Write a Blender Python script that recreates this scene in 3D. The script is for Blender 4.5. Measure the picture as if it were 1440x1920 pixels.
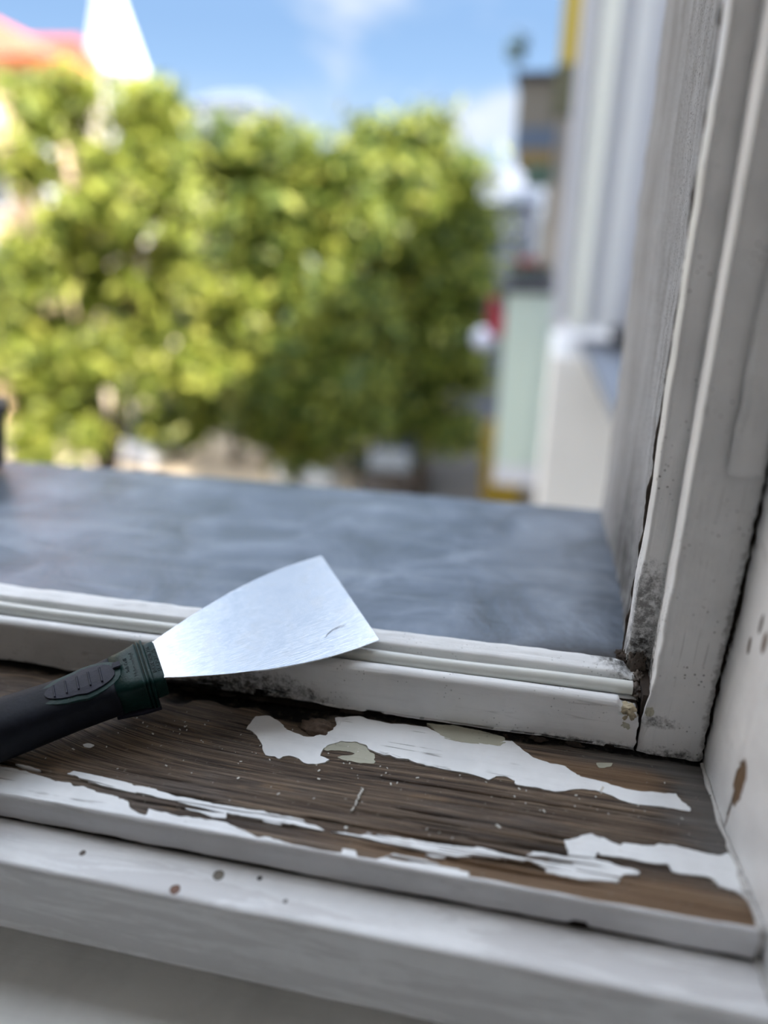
import bpy, bmesh, math, random
import numpy as np
from mathutils import Vector, Matrix
from math import sin, cos, radians, pi, sqrt
random.seed(7)
for o in list(bpy.data.objects): bpy.data.objects.remove(o)
C = bpy.context.scene.collection
SC = bpy.context.scene

# ---------------------------------------------------------------- camera
F = 1331.0                                  # focal length in pixels of a 1440x1920 frame
PITCH, YAW, ROLL, EYE = radians(23), radians(11.6), radians(.55), .22
fw = Vector((-sin(YAW)*cos(PITCH), cos(YAW)*cos(PITCH), -sin(PITCH)))
r0 = Vector((cos(YAW), sin(YAW), 0)); u0 = r0.cross(fw)
RT = cos(ROLL)*r0 + sin(ROLL)*u0; UP = -sin(ROLL)*r0 + cos(ROLL)*u0
cd = bpy.data.cameras.new('camera'); cam = bpy.data.objects.new('camera', cd); C.objects.link(cam)
M = Matrix((RT, UP, -fw)).transposed().to_4x4(); M.translation = (0, 0, EYE); cam.matrix_world = M
cd.sensor_fit = 'VERTICAL'; cd.sensor_height = 24; cd.lens = F/1920*24
cd.clip_start = .01; cd.clip_end = 500
cd.dof.use_dof = True; cd.dof.focus_distance = .318; cd.dof.aperture_fstop = 1.62
SC.camera = cam

def at(x, y, ax, v):
    """the real point on the plane <axis>=v that is seen at picture point x, y (used to measure the place)"""
    d = (x-720)/F*RT - (y-960)/F*UP + fw; c = Vector((0, 0, EYE)); t = (v-c[ax])/d[ax]
    return c + t*d

# ---------------------------------------------------------------- exposure, sky, sun
SC.view_settings.view_transform = 'Standard'; SC.view_settings.look = 'None'
SC.view_settings.exposure = 0.1; SC.view_settings.gamma = 1; SC.view_settings.use_curve_mapping = False
SC.cycles.use_denoising = True
SC.cycles.max_bounces = 8; SC.cycles.diffuse_bounces = 5

def lin(c): c = c/255; return c/12.92 if c <= .04045 else ((c+.055)/1.055)**2.4
def col(r, g, b, a=1): return (lin(r), lin(g), lin(b), a)

class NT:
    def __init__(s, tree): s.t = tree; s.n = tree.nodes; s.l = tree.links
    def new(s, typ, **kw):
        n = s.n.new(typ)
        for k, v in kw.items(): setattr(n, k, v)
        return n
    def put(s, sock, v):
        if isinstance(v, bpy.types.NodeSocket): s.l.new(v, sock)
        else: sock.default_value = v
    def m(s, op, a, b=0, c=0, clamp=False):
        n = s.new('ShaderNodeMath', operation=op, use_clamp=clamp)
        s.put(n.inputs[0], a); s.put(n.inputs[1], b); s.put(n.inputs[2], c); return n.outputs[0]
    def vm(s, op, a, b=(0, 0, 0)):
        n = s.new('ShaderNodeVectorMath', operation=op); s.put(n.inputs[0], a); s.put(n.inputs[1], b)
        return n.outputs['Value'] if op in ('DOT_PRODUCT', 'LENGTH', 'DISTANCE') else n.outputs[0]
    def noise(s, vec, scale=1, detail=4, rough=.55, dist=0):
        n = s.new('ShaderNodeTexNoise'); s.put(n.inputs['Vector'], vec); n.inputs['Scale'].default_value = scale
        n.inputs['Detail'].default_value = detail; n.inputs['Roughness'].default_value = rough; n.inputs['Distortion'].default_value = dist
        return n.outputs['Fac']
    def vor(s, vec, scale=1, feature='F1'):
        n = s.new('ShaderNodeTexVoronoi', feature=feature); s.put(n.inputs['Vector'], vec); n.inputs['Scale'].default_value = scale
        return n.outputs['Distance']
    def ss(s, v, a, b):      # smoothstep a..b -> 0..1
        n = s.new('ShaderNodeMapRange', interpolation_type='SMOOTHSTEP'); s.put(n.inputs['Value'], v)
        n.inputs['From Min'].default_value = a; n.inputs['From Max'].default_value = b; return n.outputs['Result']
    def mix(s, f, a, b):
        n = s.new('ShaderNodeMix', data_type='RGBA'); s.put(n.inputs['Factor'], f); s.put(n.inputs['A'], a); s.put(n.inputs['B'], b)
        return n.outputs['Result']
    def scale(s, vec, xyz):
        return s.vm('MULTIPLY', vec, xyz)
    def ramp(s, f, stops):
        n = s.new('ShaderNodeValToRGB'); s.put(n.inputs['Fac'], f); e = n.color_ramp.elements
        while len(e) < len(stops): e.new(.5)
        for k, (p, c) in zip(e, stops): k.position = p; k.color = c
        return n.outputs['Color']

w = bpy.data.worlds.new('sky'); SC.world = w; w.use_nodes = True
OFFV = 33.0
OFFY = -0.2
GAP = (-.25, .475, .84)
W = NT(w.node_tree); W.n.clear()
dirn = W.new('ShaderNodeTexCoord').outputs['Generated']
sep = W.new('ShaderNodeSeparateXYZ'); W.put(sep.inputs[0], dirn)
el = sep.outputs['Z']
skyc = W.ramp(W.m('MULTIPLY_ADD', el, .5, .5), [(0, (.18, .19, .18, 1)), (.495, (.30, .33, .35, 1)), (.505, (.72, .90, 1.12, 1)),
    (.55, (.42, .66, 1.0, 1)), (.60, (.32, .53, .87, 1)), (.68, (.32, .53, .90, 1)), (.80, (.36, .60, 1.0, 1)), (1, (.40, .61, .97, 1))])
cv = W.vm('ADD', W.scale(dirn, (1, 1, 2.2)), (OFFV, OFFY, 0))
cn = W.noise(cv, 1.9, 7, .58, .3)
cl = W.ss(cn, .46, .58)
cn2 = W.noise(cv, 5.0, 5, .6)
# an open blue gap between the clouds high over the trees (seen mirrored in the scraper), thin veils in it
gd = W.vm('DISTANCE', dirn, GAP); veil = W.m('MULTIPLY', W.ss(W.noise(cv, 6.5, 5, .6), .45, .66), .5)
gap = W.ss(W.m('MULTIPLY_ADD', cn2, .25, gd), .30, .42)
hz = W.m('SUBTRACT', 1, W.ss(el, .03, .16))
low = W.m('MULTIPLY', hz, W.ss(cn2, .40, .58))
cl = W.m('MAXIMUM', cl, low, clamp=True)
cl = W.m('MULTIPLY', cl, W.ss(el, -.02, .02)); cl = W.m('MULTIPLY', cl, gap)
high = W.ss(el, .22, .42)
cloudc = W.mix(high, (.86, .93, 1.05, 1), (5.3, 5.65, 6.1, 1))  # clouds above the view made much brighter to light the sill
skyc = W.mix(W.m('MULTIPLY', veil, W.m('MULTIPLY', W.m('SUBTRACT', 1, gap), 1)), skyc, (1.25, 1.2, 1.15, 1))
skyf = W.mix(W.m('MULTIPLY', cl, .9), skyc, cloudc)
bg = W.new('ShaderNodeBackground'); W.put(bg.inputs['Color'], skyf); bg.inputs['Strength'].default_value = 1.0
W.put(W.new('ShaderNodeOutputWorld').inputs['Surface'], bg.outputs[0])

sd = bpy.data.lights.new('sun', 'SUN'); sun = bpy.data.objects.new('sun', sd); C.objects.link(sun)
sd.energy = 11.0; sd.angle = radians(.53); sd.color = (1, .95, .88)
sun.rotation_euler = Vector((-.66, .42, -.62)).to_track_quat('-Z', 'Y').to_euler()

# ---------------------------------------------------------------- numpy noise
def _h(ix, iy, s):
    n = (ix.astype(np.int64)*374761393 + iy.astype(np.int64)*668265263 + s*974634777) & 0xffffffff
    n = ((n ^ (n >> 13))*1274126177) & 0xffffffff
    return ((n ^ (n >> 16)) & 0xffff)/65535.0
def vn(x, y, s=0):
    x = np.asarray(x, float); y = np.asarray(y, float); x, y = np.broadcast_arrays(x, y)
    ix = np.floor(x); iy = np.floor(y); fx = x-ix; fy = y-iy; fx = fx*fx*(3-2*fx); fy = fy*fy*(3-2*fy)
    a = _h(ix, iy, s); b = _h(ix+1, iy, s); c = _h(ix, iy+1, s); d = _h(ix+1, iy+1, s)
    return (a*(1-fx)+b*fx)*(1-fy)+(c*(1-fx)+d*fx)*fy
def fbm(x, y, s=0, o=4, g=.5):
    t = 0; a = 1; n = 0
    for i in range(o): t = t+a*vn(np.asarray(x)*2**i, np.asarray(y)*2**i, s+i*17); n += a; a *= g
    return t/n*2-1
def sst(x, a, b): t = np.clip((np.asarray(x, float)-a)/(b-a), 0, 1); return t*t*(3-2*t)

# ---------------------------------------------------------------- mesh helpers
def mesh_obj(name, verts, faces, mat=None, parent=None, smooth=False):
    me = bpy.data.meshes.new(name); me.from_pydata([tuple(v) for v in verts], [], [tuple(f) for f in faces]); me.update()
    if mat: me.materials.append(mat)
    if smooth: me.shade_smooth()
    o = bpy.data.objects.new(name, me); C.objects.link(o)
    if parent is not None: o.parent = parent
    return o
def bm_obj(name, bm, mat=None, parent=None, smooth=False):
    me = bpy.data.meshes.new(name); bm.to_mesh(me); bm.free()
    if mat: me.materials.append(mat)
    if smooth: me.shade_smooth()
    o = bpy.data.objects.new(name, me); C.objects.link(o)
    if parent is not None: o.parent = parent
    return o
def box(name, lo, hi, mat, parent=None, bevel=0):
    bm = bmesh.new(); bmesh.ops.create_cube(bm, size=1)
    for v in bm.verts: v.co = Vector([lo[i]+(v.co[i]+.5)*(hi[i]-lo[i]) for i in range(3)])
    if bevel: bmesh.ops.bevel(bm, geom=bm.edges, offset=bevel, segments=2, affect='EDGES')
    return bm_obj(name, bm, mat, parent)
def empty(name, loc=(0, 0, 0)):
    o = bpy.data.objects.new(name, None); C.objects.link(o); o.location = loc; return o
def tag(o, label=None, cat=None, group=None, kind=None):
    if label: o['label'] = label
    if cat: o['category'] = cat
    if group: o['group'] = group
    if kind: o['kind'] = kind
    return o
def grid_faces(nu, nv, closed=False):
    f = []
    for i in range(nu-1):
        for j in range(nv if closed else nv-1):
            a = i*nv+j; b = i*nv+(j+1) % nv
            f.append((a, b, b+nv, a+nv))
    return f
def subdiv(profile, step):
    out = []
    for a, b in zip(profile[:-1], profile[1:]):
        n = max(1, int(math.dist(a, b)/step))
        for k in range(n): out.append((a[0]+(b[0]-a[0])*k/n, a[1]+(b[1]-a[1])*k/n))
    out.append(profile[-1]); return out
def sweep_x(name, profile, x0, x1, mat, parent=None, dx=.003, step=.003, amp=.0003, seed=0, edit=None, smooth=True):
    """profile of (Y, Z) points swept along X, uneven like hand-painted wood"""
    P = np.array(subdiv(profile, step)); xs = np.linspace(x0, x1, max(2, int((x1-x0)/dx)))
    s = np.r_[0, np.cumsum(np.hypot(*np.diff(P, axis=0).T))]
    X, S = np.meshgrid(xs, s, indexing='ij')
    Y = np.broadcast_to(P[:, 0], X.shape).copy(); Z = np.broadcast_to(P[:, 1], X.shape).copy()
    Y += amp*fbm(X*35, S*120, seed, 4); Z += amp*fbm(X*35, S*120, seed+5, 4)
    Y += amp*2*fbm(X*5, 0*S, seed+9, 2); Z += amp*2*fbm(X*5, 0*S, seed+11, 2)
    if edit: X, Y, Z = edit(X, Y, Z, S)
    return mesh_obj(name, np.stack([X, Y, Z], -1).reshape(-1, 3).tolist(), grid_faces(len(xs), len(P)), mat, parent, smooth)
def sweep_z(name, profile, z0, z1, mat, parent=None, dz=.003, step=.003, amp=.0003, seed=0, edit=None, smooth=True, lean=.012):
    """plan profile of (X, Y) points swept upwards"""
    P = np.array(subdiv(profile, step)); zs = np.r_[np.arange(z0, min(z1, .36), dz), np.linspace(min(z1, .36), z1, 12 if z1 > .36 else 1)]
    s = np.r_[0, np.cumsum(np.hypot(*np.diff(P, axis=0).T))]
    Z, S = np.meshgrid(zs, s, indexing='ij')
    X = np.broadcast_to(P[:, 0], Z.shape).copy(); Y = np.broadcast_to(P[:, 1], Z.shape).copy()
    X += amp*fbm(Z*35, S*120, seed, 4)+amp*2*fbm(Z*6, 0*S, seed+3, 2); Y += amp*fbm(Z*35, S*120, seed+5, 4)
    X -= lean*np.clip(Z-.1, 0, .45)
    if edit: X, Y, Z = edit(X, Y, Z, S)
    return mesh_obj(name, np.stack([X, Y, Z], -1).reshape(-1, 3).tolist(), [f[::-1] for f in grid_faces(len(zs), len(P))], mat, parent, smooth)
def loft(name, rings, mat, parent=None, cap=True, smooth=True):
    n = len(rings[0]); v = [p for r in rings for p in r]; f = grid_faces(len(rings), n, True)
    if cap: f.append(tuple(range(n))[::-1]); f.append(tuple((len(rings)-1)*n+k for k in range(n)))
    return mesh_obj(name, v, f, mat, parent, smooth)
def prism(name, pts, z0, z1, mat, parent=None, bevel=0):
    bm = bmesh.new(); a = [bm.verts.new((p[0], p[1], z0)) for p in pts]
    f = bm.faces.new(a); r = bmesh.ops.extrude_face_region(bm, geom=[f])
    for v in r['geom']:
        if isinstance(v, bmesh.types.BMVert): v.co.z = z1
    bmesh.ops.recalc_face_normals(bm, faces=bm.faces)
    if bevel: bmesh.ops.bevel(bm, geom=bm.edges, offset=bevel, segments=2, affect='EDGES')
    return bm_obj(name, bm, mat, parent)

# ---------------------------------------------------------------- materials
def mat(name):
    m = bpy.data.materials.new(name); m.use_nodes = True; t = NT(m.node_tree); t.n.clear()
    b = t.new('ShaderNodeBsdfPrincipled'); o = t.new('ShaderNodeOutputMaterial'); t.put(o.inputs[0], b.outputs[0])
    t.b = b; t.p = t.new('ShaderNodeTexCoord').outputs['Object']; return m, t
def bump(t, h, dist=.001, strength=1):
    n = t.new('ShaderNodeBump'); t.put(n.inputs['Height'], h); n.inputs['Distance'].default_value = dist; n.inputs['Strength'].default_value = strength
    t.put(t.b.inputs['Normal'], n.outputs[0])
def plain(name, c, rough=.6, metal=0, var=.12, scale=3):
    m, t = mat(name); n = t.noise(t.p, scale, 4)
    dark = tuple(x*(1-var) for x in c[:3])+(1,); lite = tuple(min(1, x*(1+var)) for x in c[:3])+(1,)
    t.put(t.b.inputs['Base Color'], t.mix(n, dark, lite)); t.b.inputs['Roughness'].default_value = rough; t.b.inputs['Metallic'].default_value = metal
    return m
def near(t, pt, rad, k=(1, 1, 1)):
    """0..1 closeness to a point of the object: stains and chips with a place of their own"""
    d = t.vm('LENGTH', t.scale(t.vm('SUBTRACT', t.p, pt), k)); return d
def paint(name, c=(208, 208, 210), along=(25, 400, 400), dirt=.3, specks=.5, stains=(), chips=(), rough=.42, crackk=1.0, grimec=(46, 42, 38), wear=0.0, bumpd=.0006, glaze=False):
    m, t = mat(name); base = col(*c); cc_base = (base[0], base[1]*.99, base[2]*.99)
    g = t.scale(t.p, along)
    brush = t.noise(g, 1, 5, .6, .4)
    big = t.noise(t.p, 28, 4, .6)
    cc = t.mix(t.ss(big, .35, .75), base, tuple(x*.86 for x in base[:3])+(1,))
    cc = t.mix(t.m('MULTIPLY', t.ss(brush, .52, .75), .14), cc, tuple(x*.72 for x in base[:3])+(1,))
    # grime in the grain
    gr = t.m('MULTIPLY', t.ss(t.noise(g, 2.2, 6, .7), .60, .80), dirt)
    cc = t.mix(gr, cc, col(105, 100, 94))
    if glaze:
        gz_ = t.ss(t.noise(t.scale(t.p, (14, 110, 110)), 1, 7, .72, .5), .46, .54)
        cc = t.mix(gz_, tuple(x*.84 for x in cc_base)+(1,), cc); t.put(t.b.inputs['Roughness'], t.m('MULTIPLY_ADD', gz_, -.22, .5))
    # dark mould specks
    sp = t.vor(t.p, 420); where = t.ss(t.noise(t.p, 60, 3), .50, .62)
    spm = t.m('MULTIPLY', t.m('MULTIPLY', t.m('SUBTRACT', 1, t.ss(sp, .12, .22)), where), specks, clamp=True)
    cc = t.mix(spm, cc, col(*grimec))
    # hairline cracks in the paint
    ck = t.vor(t.vm('ADD', t.scale(t.p, tuple(a*.33 for a in along)), t.scale(t.new('ShaderNodeTexNoise').outputs['Color'], (.4, .4, .4))), 1, 'DISTANCE_TO_EDGE')
    ckm = t.m('MULTIPLY', t.m('SUBTRACT', 1, t.ss(ck, .0, .035)), t.m('MULTIPLY', t.ss(t.noise(t.p, 40, 3), .52, .64), crackk*.8), clamp=True)
    cc = t.mix(ckm, cc, col(70, 64, 58))
    h = t.m('ADD', t.m('MULTIPLY', brush, .5), t.m('MULTIPLY', t.noise(t.p, 300, 3), .25))
    h = t.m('SUBTRACT', h, t.m('ADD', t.m('MULTIPLY', ckm, .6), t.m('MULTIPLY', spm, .4)))
    for (p, r, k, s, sc_) in stains:
        d = t.m('ADD', near(t, p, r, k), t.m('MULTIPLY', t.m('SUBTRACT', t.noise(t.p, sc_, 6, .75), .5), r*1.9))
        f = t.m('MULTIPLY', t.m('SUBTRACT', 1, t.ss(d, r*.35, r)), s)
        f = t.m('MULTIPLY', f, t.ss(t.noise(t.p, 330, 5, .7), .30, .60))
        cc = t.mix(f, cc, col(*grimec))
    for (p, r, k, wc) in chips:
        d = t.m('ADD', near(t, p, r, k), t.m('MULTIPLY', t.m('SUBTRACT', t.noise(t.p, 260, 4, .6), .5), r*.7))
        f = t.m('SUBTRACT', 1, t.ss(d, r*.88, r))
        wood = t.mix(t.noise(t.scale(t.p, (900, 900, 60)), 1, 4), col(*[int(x*.62) for x in wc]), col(*wc))
        cc = t.mix(f, cc, wood); h = t.m('SUBTRACT', h, t.m('MULTIPLY', f, 1.6))
    if wear:
        wf = t.m('MULTIPLY', t.ss(t.noise(g, .9, 6, .65), .60, .64), wear)
        cc = t.mix(wf, cc, col(138, 124, 104)); h = t.m('SUBTRACT', h, t.m('MULTIPLY', wf, .8))
    t.put(t.b.inputs['Base Color'], cc)
    if not glaze: t.b.inputs['Roughness'].default_value = rough
    bump(t, h, bumpd); return m

WHITE = (240, 240, 240)
M_rail = paint('old_white_paint_rail', WHITE, crackk=.35, dirt=.2, specks=.35, stains=[((.053, .294, .032), .016, (1, 1, 1), .95, 160), ((-.12, .2655, .006), .012, (.28, 1, 1), .9, 220),
      ((.04, .2655, .0), .005, (.12, 1, 1), .8, 260)])
M_post = paint('old_white_paint_post', WHITE, crackk=.3, along=(400, 400, 25), dirt=.22, specks=.75, stains=[((.060, .289, .030), .020, (1.1, 1, .8), 1, 170),
      ((.058, .289, .060), .012, (1.2, 1, .45), .75, 300), ((.067, .2655, .018), .006, (.7, 1, 1.6), .8, 420), ((.075, .2655, .0), .006, (.4, 1, 1), .9, 300), ((.0865, .2655, .05), .004, (1.4, 1, .05), .5, 300)])
M_batten = paint('old_white_paint_batten', WHITE, crackk=.2, along=(400, 400, 25), dirt=.2, specks=.2)
M_ledge = paint('worn_white_paint_ledge', (248, 248, 249), dirt=.05, specks=.05, glaze=True, crackk=0,
      chips=[(tuple(at(410, 1641, 2, -.012)), .0022, (1, 1, 1), (150, 140, 125)), (tuple(at(328, 1668, 2, -.012)), .0022, (1, 1, 1), (150, 105, 80)),
             (tuple(at(155, 1600, 2, -.012)), .0013, (1, 1, 1), (110, 95, 85)), (tuple(at(487, 1646, 2, -.012)), .0011, (1, 1, 1), (90, 85, 85)), (tuple(at(535, 1690, 2, -.012)), .0009, (1, 1, 1), (130, 125, 125))])
M_edge = paint('grey_white_paint_edge', (238, 238, 240), dirt=.15, specks=.08, crackk=.3)
M_flake = paint('chalky_white_paint', (248, 249, 250), dirt=.10, specks=.05, crackk=.8, rough=.5, bumpd=.0003)
M_low = paint('satin_white_paint', (250, 250, 247), dirt=.06, specks=.05, crackk=0, rough=.45, bumpd=.0003)
M_reveal = paint('old_white_paint_lining', (242, 242, 242), along=(300, 300, 30), dirt=.15, specks=.10, crackk=.25,
      chips=[((.0893, .2275, .0250), .0042, (1, 1, .36), (142, 116, 90)), ((.0888, .2295, .0100), .0014, (1, 1, .13), (120, 95, 74)),
             (tuple(at(1402, 1210, 0, .0885)), .0016, (1, 1, .4), (120, 105, 92)), (tuple(at(1424, 1170, 0, .0885)), .0015, (1, 1, .3), (105, 95, 88)), (tuple(at(1430, 1205, 0, .0885)), .0022, (1, 1, .45), (140, 118, 104))])
M_primer = paint('old_cream_underpaint', (186, 184, 166), dirt=.3, specks=.2, rough=.7)
M_cream = paint('old_beige_filler', (205, 190, 160), dirt=.5, specks=.4, rough=.8, stains=[((.056, .267, .018), .006, (1, 1, 1), .6, 300)])
M_dust = paint('paint_dust', (225, 222, 214), rough=.9)

def cement():
    m, t = mat('weathered_rough_render')
    streak = t.noise(t.scale(t.p, (60, 60, 7)), 1, 5, .65, .5); fine = t.noise(t.scale(t.p, (1, .55, 1)), 850, 5, .75)
    cc = t.ramp(streak, [(.25, col(176, 174, 172)), (.5, col(212, 212, 213)), (.72, col(235, 235, 237))])
    pits = t.ss(fine, .52, .66)
    near_edge = t.ss(t.new('ShaderNodeSeparateXYZ').outputs['Y'], .42, .30)
    sp = t.n[-1] if False else None
    sx = t.new('ShaderNodeSeparateXYZ'); t.put(sx.inputs[0], t.p)
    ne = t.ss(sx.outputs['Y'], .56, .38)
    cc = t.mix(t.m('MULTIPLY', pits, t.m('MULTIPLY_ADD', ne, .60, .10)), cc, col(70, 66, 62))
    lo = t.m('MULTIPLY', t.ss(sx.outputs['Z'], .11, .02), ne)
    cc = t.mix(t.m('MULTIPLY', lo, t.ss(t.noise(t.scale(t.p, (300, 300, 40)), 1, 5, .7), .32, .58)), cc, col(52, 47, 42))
    fl = t.m('MULTIPLY', t.ss(sx.outputs['Y'], .5675, .5685), .0)
    t.put(t.b.inputs['Base Color'], cc); t.b.inputs['Roughness'].default_value = .95
    bump(t, t.m('ADD', fine, t.m('MULTIPLY', streak, .5)), .0030); return m
M_cement = cement()

def wood():
    m, t = mat('bare_weathered_wood')
    uv = t.new('ShaderNodeUVMap', uv_map='grain').outputs[0]
    a = t.noise(t.scale(uv, (7, 420, 1)), 1, 6, .62, .25)
    b = t.noise(t.scale(uv, (22, 1700, 1)), 1, 4, .6); e_ = t.noise(t.scale(uv, (40, 3300, 1)), 1, 3, .6)
    patch = t.noise(t.scale(uv, (12, 50, 1)), 1, 4, .6)
    cc = t.ramp(a, [(.30, col(52, 42, 37)), (.42, col(96, 79, 66)), (.54, col(132, 112, 94)), (.70, col(172, 150, 126))])
    cc = t.mix(t.m('MULTIPLY', t.ss(patch, .46, .66), .6), cc, t.mix(a, col(84, 78, 76), col(140, 130, 124)))
    tan = t.m('MULTIPLY', t.ss(t.noise(t.scale(uv, (20, 110, 1)), 1.3, 4, .6), .60, .70), .5)
    cc = t.mix(tan, cc, col(168, 138, 106))
    cc = t.mix(t.m('MULTIPLY', t.ss(b, .50, .62), .80), cc, col(44, 36, 32))
    cc = t.mix(t.m('MULTIPLY', t.ss(e_, .52, .66), .45), cc, col(40, 34, 31))
    cc = t.mix(t.m('MULTIPLY', t.ss(e_, .46, .34), .35), cc, col(190, 172, 152))
    ckm = t.new('ShaderNodeAttribute', attribute_name='crack').outputs['Fac']
    cc = t.mix(t.m('MULTIPLY', ckm, .85), cc, col(22, 18, 16))
    dk = t.new('ShaderNodeAttribute', attribute_name='rot').outputs['Fac']
    gy = t.new('ShaderNodeAttribute', attribute_name='greyed').outputs['Fac']
    tn = t.new('ShaderNodeAttribute', attribute_name='tanned').outputs['Fac']
    cc = t.mix(t.m('MULTIPLY', tn, .75), cc, t.mix(a, col(120, 88, 62), col(186, 152, 116)))
    cc = t.mix(gy, cc, t.mix(a, col(66, 62, 60), col(150, 146, 142)))
    cr = t.m('MULTIPLY', t.ss(t.noise(t.p, 420, 4, .7), .62, .70), .5)       # paint crumbs in the grain
    cc = t.mix(cr, cc, col(176, 170, 160))
    cc = t.mix(t.m('MULTIPLY', dk, t.ss(t.noise(t.p, 240, 5, .7), .22, .5)), cc, col(24, 19, 16))
    t.put(t.b.inputs['Base Color'], cc); t.b.inputs['Roughness'].default_value = .68
    bump(t, t.m('SUBTRACT', a, t.m('ADD', t.m('MULTIPLY', b, .8), t.m('MULTIPLY', e_, .4))), .0016); return m
M_wood = wood()
M_rot = plain('rotten_dark_wood', col(52, 42, 35), .9, 0, .6, 400)

def zinc():
    m, t = mat('weathered_zinc_sheet')
    st = t.noise(t.scale(t.p, (6, 60, 30)), 1, 5, .6, .6); bl = t.noise(t.p, 16, 5, .65, .8)
    cc = t.ramp(bl, [(.3, col(78, 86, 94)), (.5, col(104, 112, 124)), (.7, col(136, 144, 156))])
    cc = t.mix(t.m('MULTIPLY', t.ss(st, .5, .72), .35), cc, col(160, 166, 174))
    sx = t.new('ShaderNodeSeparateXYZ'); t.put(sx.inputs[0], t.p)
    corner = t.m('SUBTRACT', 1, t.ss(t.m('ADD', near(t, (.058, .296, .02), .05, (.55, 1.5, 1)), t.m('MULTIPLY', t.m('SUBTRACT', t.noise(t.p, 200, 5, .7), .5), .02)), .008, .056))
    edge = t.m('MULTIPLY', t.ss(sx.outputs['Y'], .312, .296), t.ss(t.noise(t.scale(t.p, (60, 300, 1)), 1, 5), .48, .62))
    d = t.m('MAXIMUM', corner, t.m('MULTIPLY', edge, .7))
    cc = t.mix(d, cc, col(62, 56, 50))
    t.put(t.b.inputs['Base Color'], cc); t.b.inputs['Metallic'].default_value = .5
    t.put(t.b.inputs['Roughness'], t.m('ADD', t.m('MULTIPLY_ADD', bl, .25, .26), t.m('MULTIPLY', d, .4)))
    bump(t, t.m('ADD', t.m('MULTIPLY', bl, 2.5), st), .0008); return m
M_zinc = zinc()

def steel():
    m, t = mat('brushed_stainless_steel')
    br = t.noise(t.scale(t.p, (60, 1600, 60)), 1, 5, .6); sm = t.noise(t.p, 70, 5, .65, .6)
    cc = t.mix(t.m('MULTIPLY', t.ss(sm, .48, .68), .22), (.64, .645, .65, 1), (.44, .42, .39, 1))
    t.put(t.b.inputs['Base Color'], cc); t.b.inputs['Metallic'].default_value = 1
    t.put(t.b.inputs['Roughness'], t.m('MULTIPLY_ADD', sm, .12, .15)); bump(t, t.m('ADD', br, t.m('MULTIPLY', sm, .3)), .00006); return m
M_steel = steel()
M_scratch = plain('dark_scratch', col(70, 72, 78), .5, .6)
def plastic(name, c, rough, wearc=None):
    m, t = mat(name); n = t.noise(t.p, 160, 5, .7)
    cc = t.mix(t.ss(n, .4, .7), col(*c), tuple(x*1.5 for x in col(*c)[:3])+(1,))
    if wearc: cc = t.mix(t.m('MULTIPLY', t.ss(t.noise(t.p, 240, 6, .8), .63, .70), .55), cc, col(*wearc))
    t.put(t.b.inputs['Base Color'], cc); t.b.inputs['Roughness'].default_value = rough; t.b.inputs['Specular IOR Level'].default_value = .22; bump(t, t.noise(t.p, 900, 3), .00012); return m
M_green = plastic('dark_green_hard_plastic', (6, 40, 37), .4, (120, 150, 140))
M_grip = plastic('dark_navy_soft_rubber', (16, 19, 28), .6)
M_button = plastic('charcoal_plastic', (32, 32, 44), .5)
M_emboss = plastic('embossed_black_green', (8, 26, 26), .5)
def vinyl():
    m, t = mat('white_vinyl'); t.put(t.b.inputs['Base Color'], t.mix(t.noise(t.p, 90, 3), col(212, 214, 208), col(232, 233, 228)))
    t.b.inputs['Roughness'].default_value = .3; return m
M_vinyl = vinyl()
M_hollow = plain('painted_strip_shade', col(35, 33, 31), .8)  # dark colour puts the shade inside the hollow vinyl strip

# ---------------------------------------------------------------- windowsill board of bare wood
def bend(X, Y):                 # the grain arches where the board was cut near a knot
    return Y - .020*np.exp(-((X+.235)/.065)**2)*sst(Y, .19, .235) + .004*np.exp(-((X+.075)/.03)**2)*sst(Y, .21, .26)
def low(X, Y): return .0004*fbm(X*12, Y*25, 3, 2)
def rotmask(X, Y):
    n = .010*fbm(X*70, Y*70, 61, 4)
    a = sst(Y+n*.7+.006*fbm(X*30, 0, 63, 2), .2525, .2615)*sst(X+n, -.168, -.150)*(1-sst(X+n, -.085, -.070))
    b = sst(Y+n*.5, .259, .265)*(1-sst(X, -.155, -.14))
    c = sst(Y+n*.25, .2615, .2655)
    return np.clip(np.maximum(np.maximum(a, b), c), 0, 1)
def cracks(X, Y):
    V = bend(X, Y)+.0006*fbm(X*40, Y*60, 35, 3)
    c = sst(vn(X*9, V*480, 33)*.7+vn(X*40, V*900, 34)*.3, .80, .90)
    zone = sst(Y, .1895, .193)*(1-sst(Y, .203, .212))*(1-sst(X, .03, .07))      # deep drying cracks towards the front
    c2 = sst(vn(X*8+40, V*620, 37)*.75+vn(X*50, V*900, 38)*.25, .64, .76)*zone
    zb = sst(Y, .218, .222)*(1-sst(Y, .228, .234))*sst(X, -.07, -.04)*(1-sst(X, .06, .08))
    c3 = sst(vn(X*10+4, V*700, 39), .74, .86)*zb
    return np.clip(np.maximum(np.maximum(c, c2), c3), 0, 1)
def height(X, Y):
    V = bend(X, Y); h = low(X, Y)
    r = fbm(X*9, V*330, 21, 4); h = h - .00055*np.clip(r, 0, 1)**1.0*1.4
    h = h - .0018*cracks(X, Y)
    rm = rotmask(X, Y)
    pit = sst(X, -.165, -.14)*(1-sst(X, -.088, -.072))*sst(Y, .250, .262)
    return h - .0045*pit*rm - .0015*rm + .0012*rm*fbm(X*220, Y*220, 41, 4)
xs = np.r_[np.linspace(-1.75, -.33, 110), np.arange(-.328, .0975, .0011)]
ys = np.arange(.1852, .2755, .00034)
X, Y = np.meshgrid(xs, ys, indexing='ij'); Z = height(X, Y)
me = bpy.data.meshes.new('bare_wood')
nu, nv = X.shape; V = np.stack([X, Y, Z], -1).reshape(-1, 3)
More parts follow.
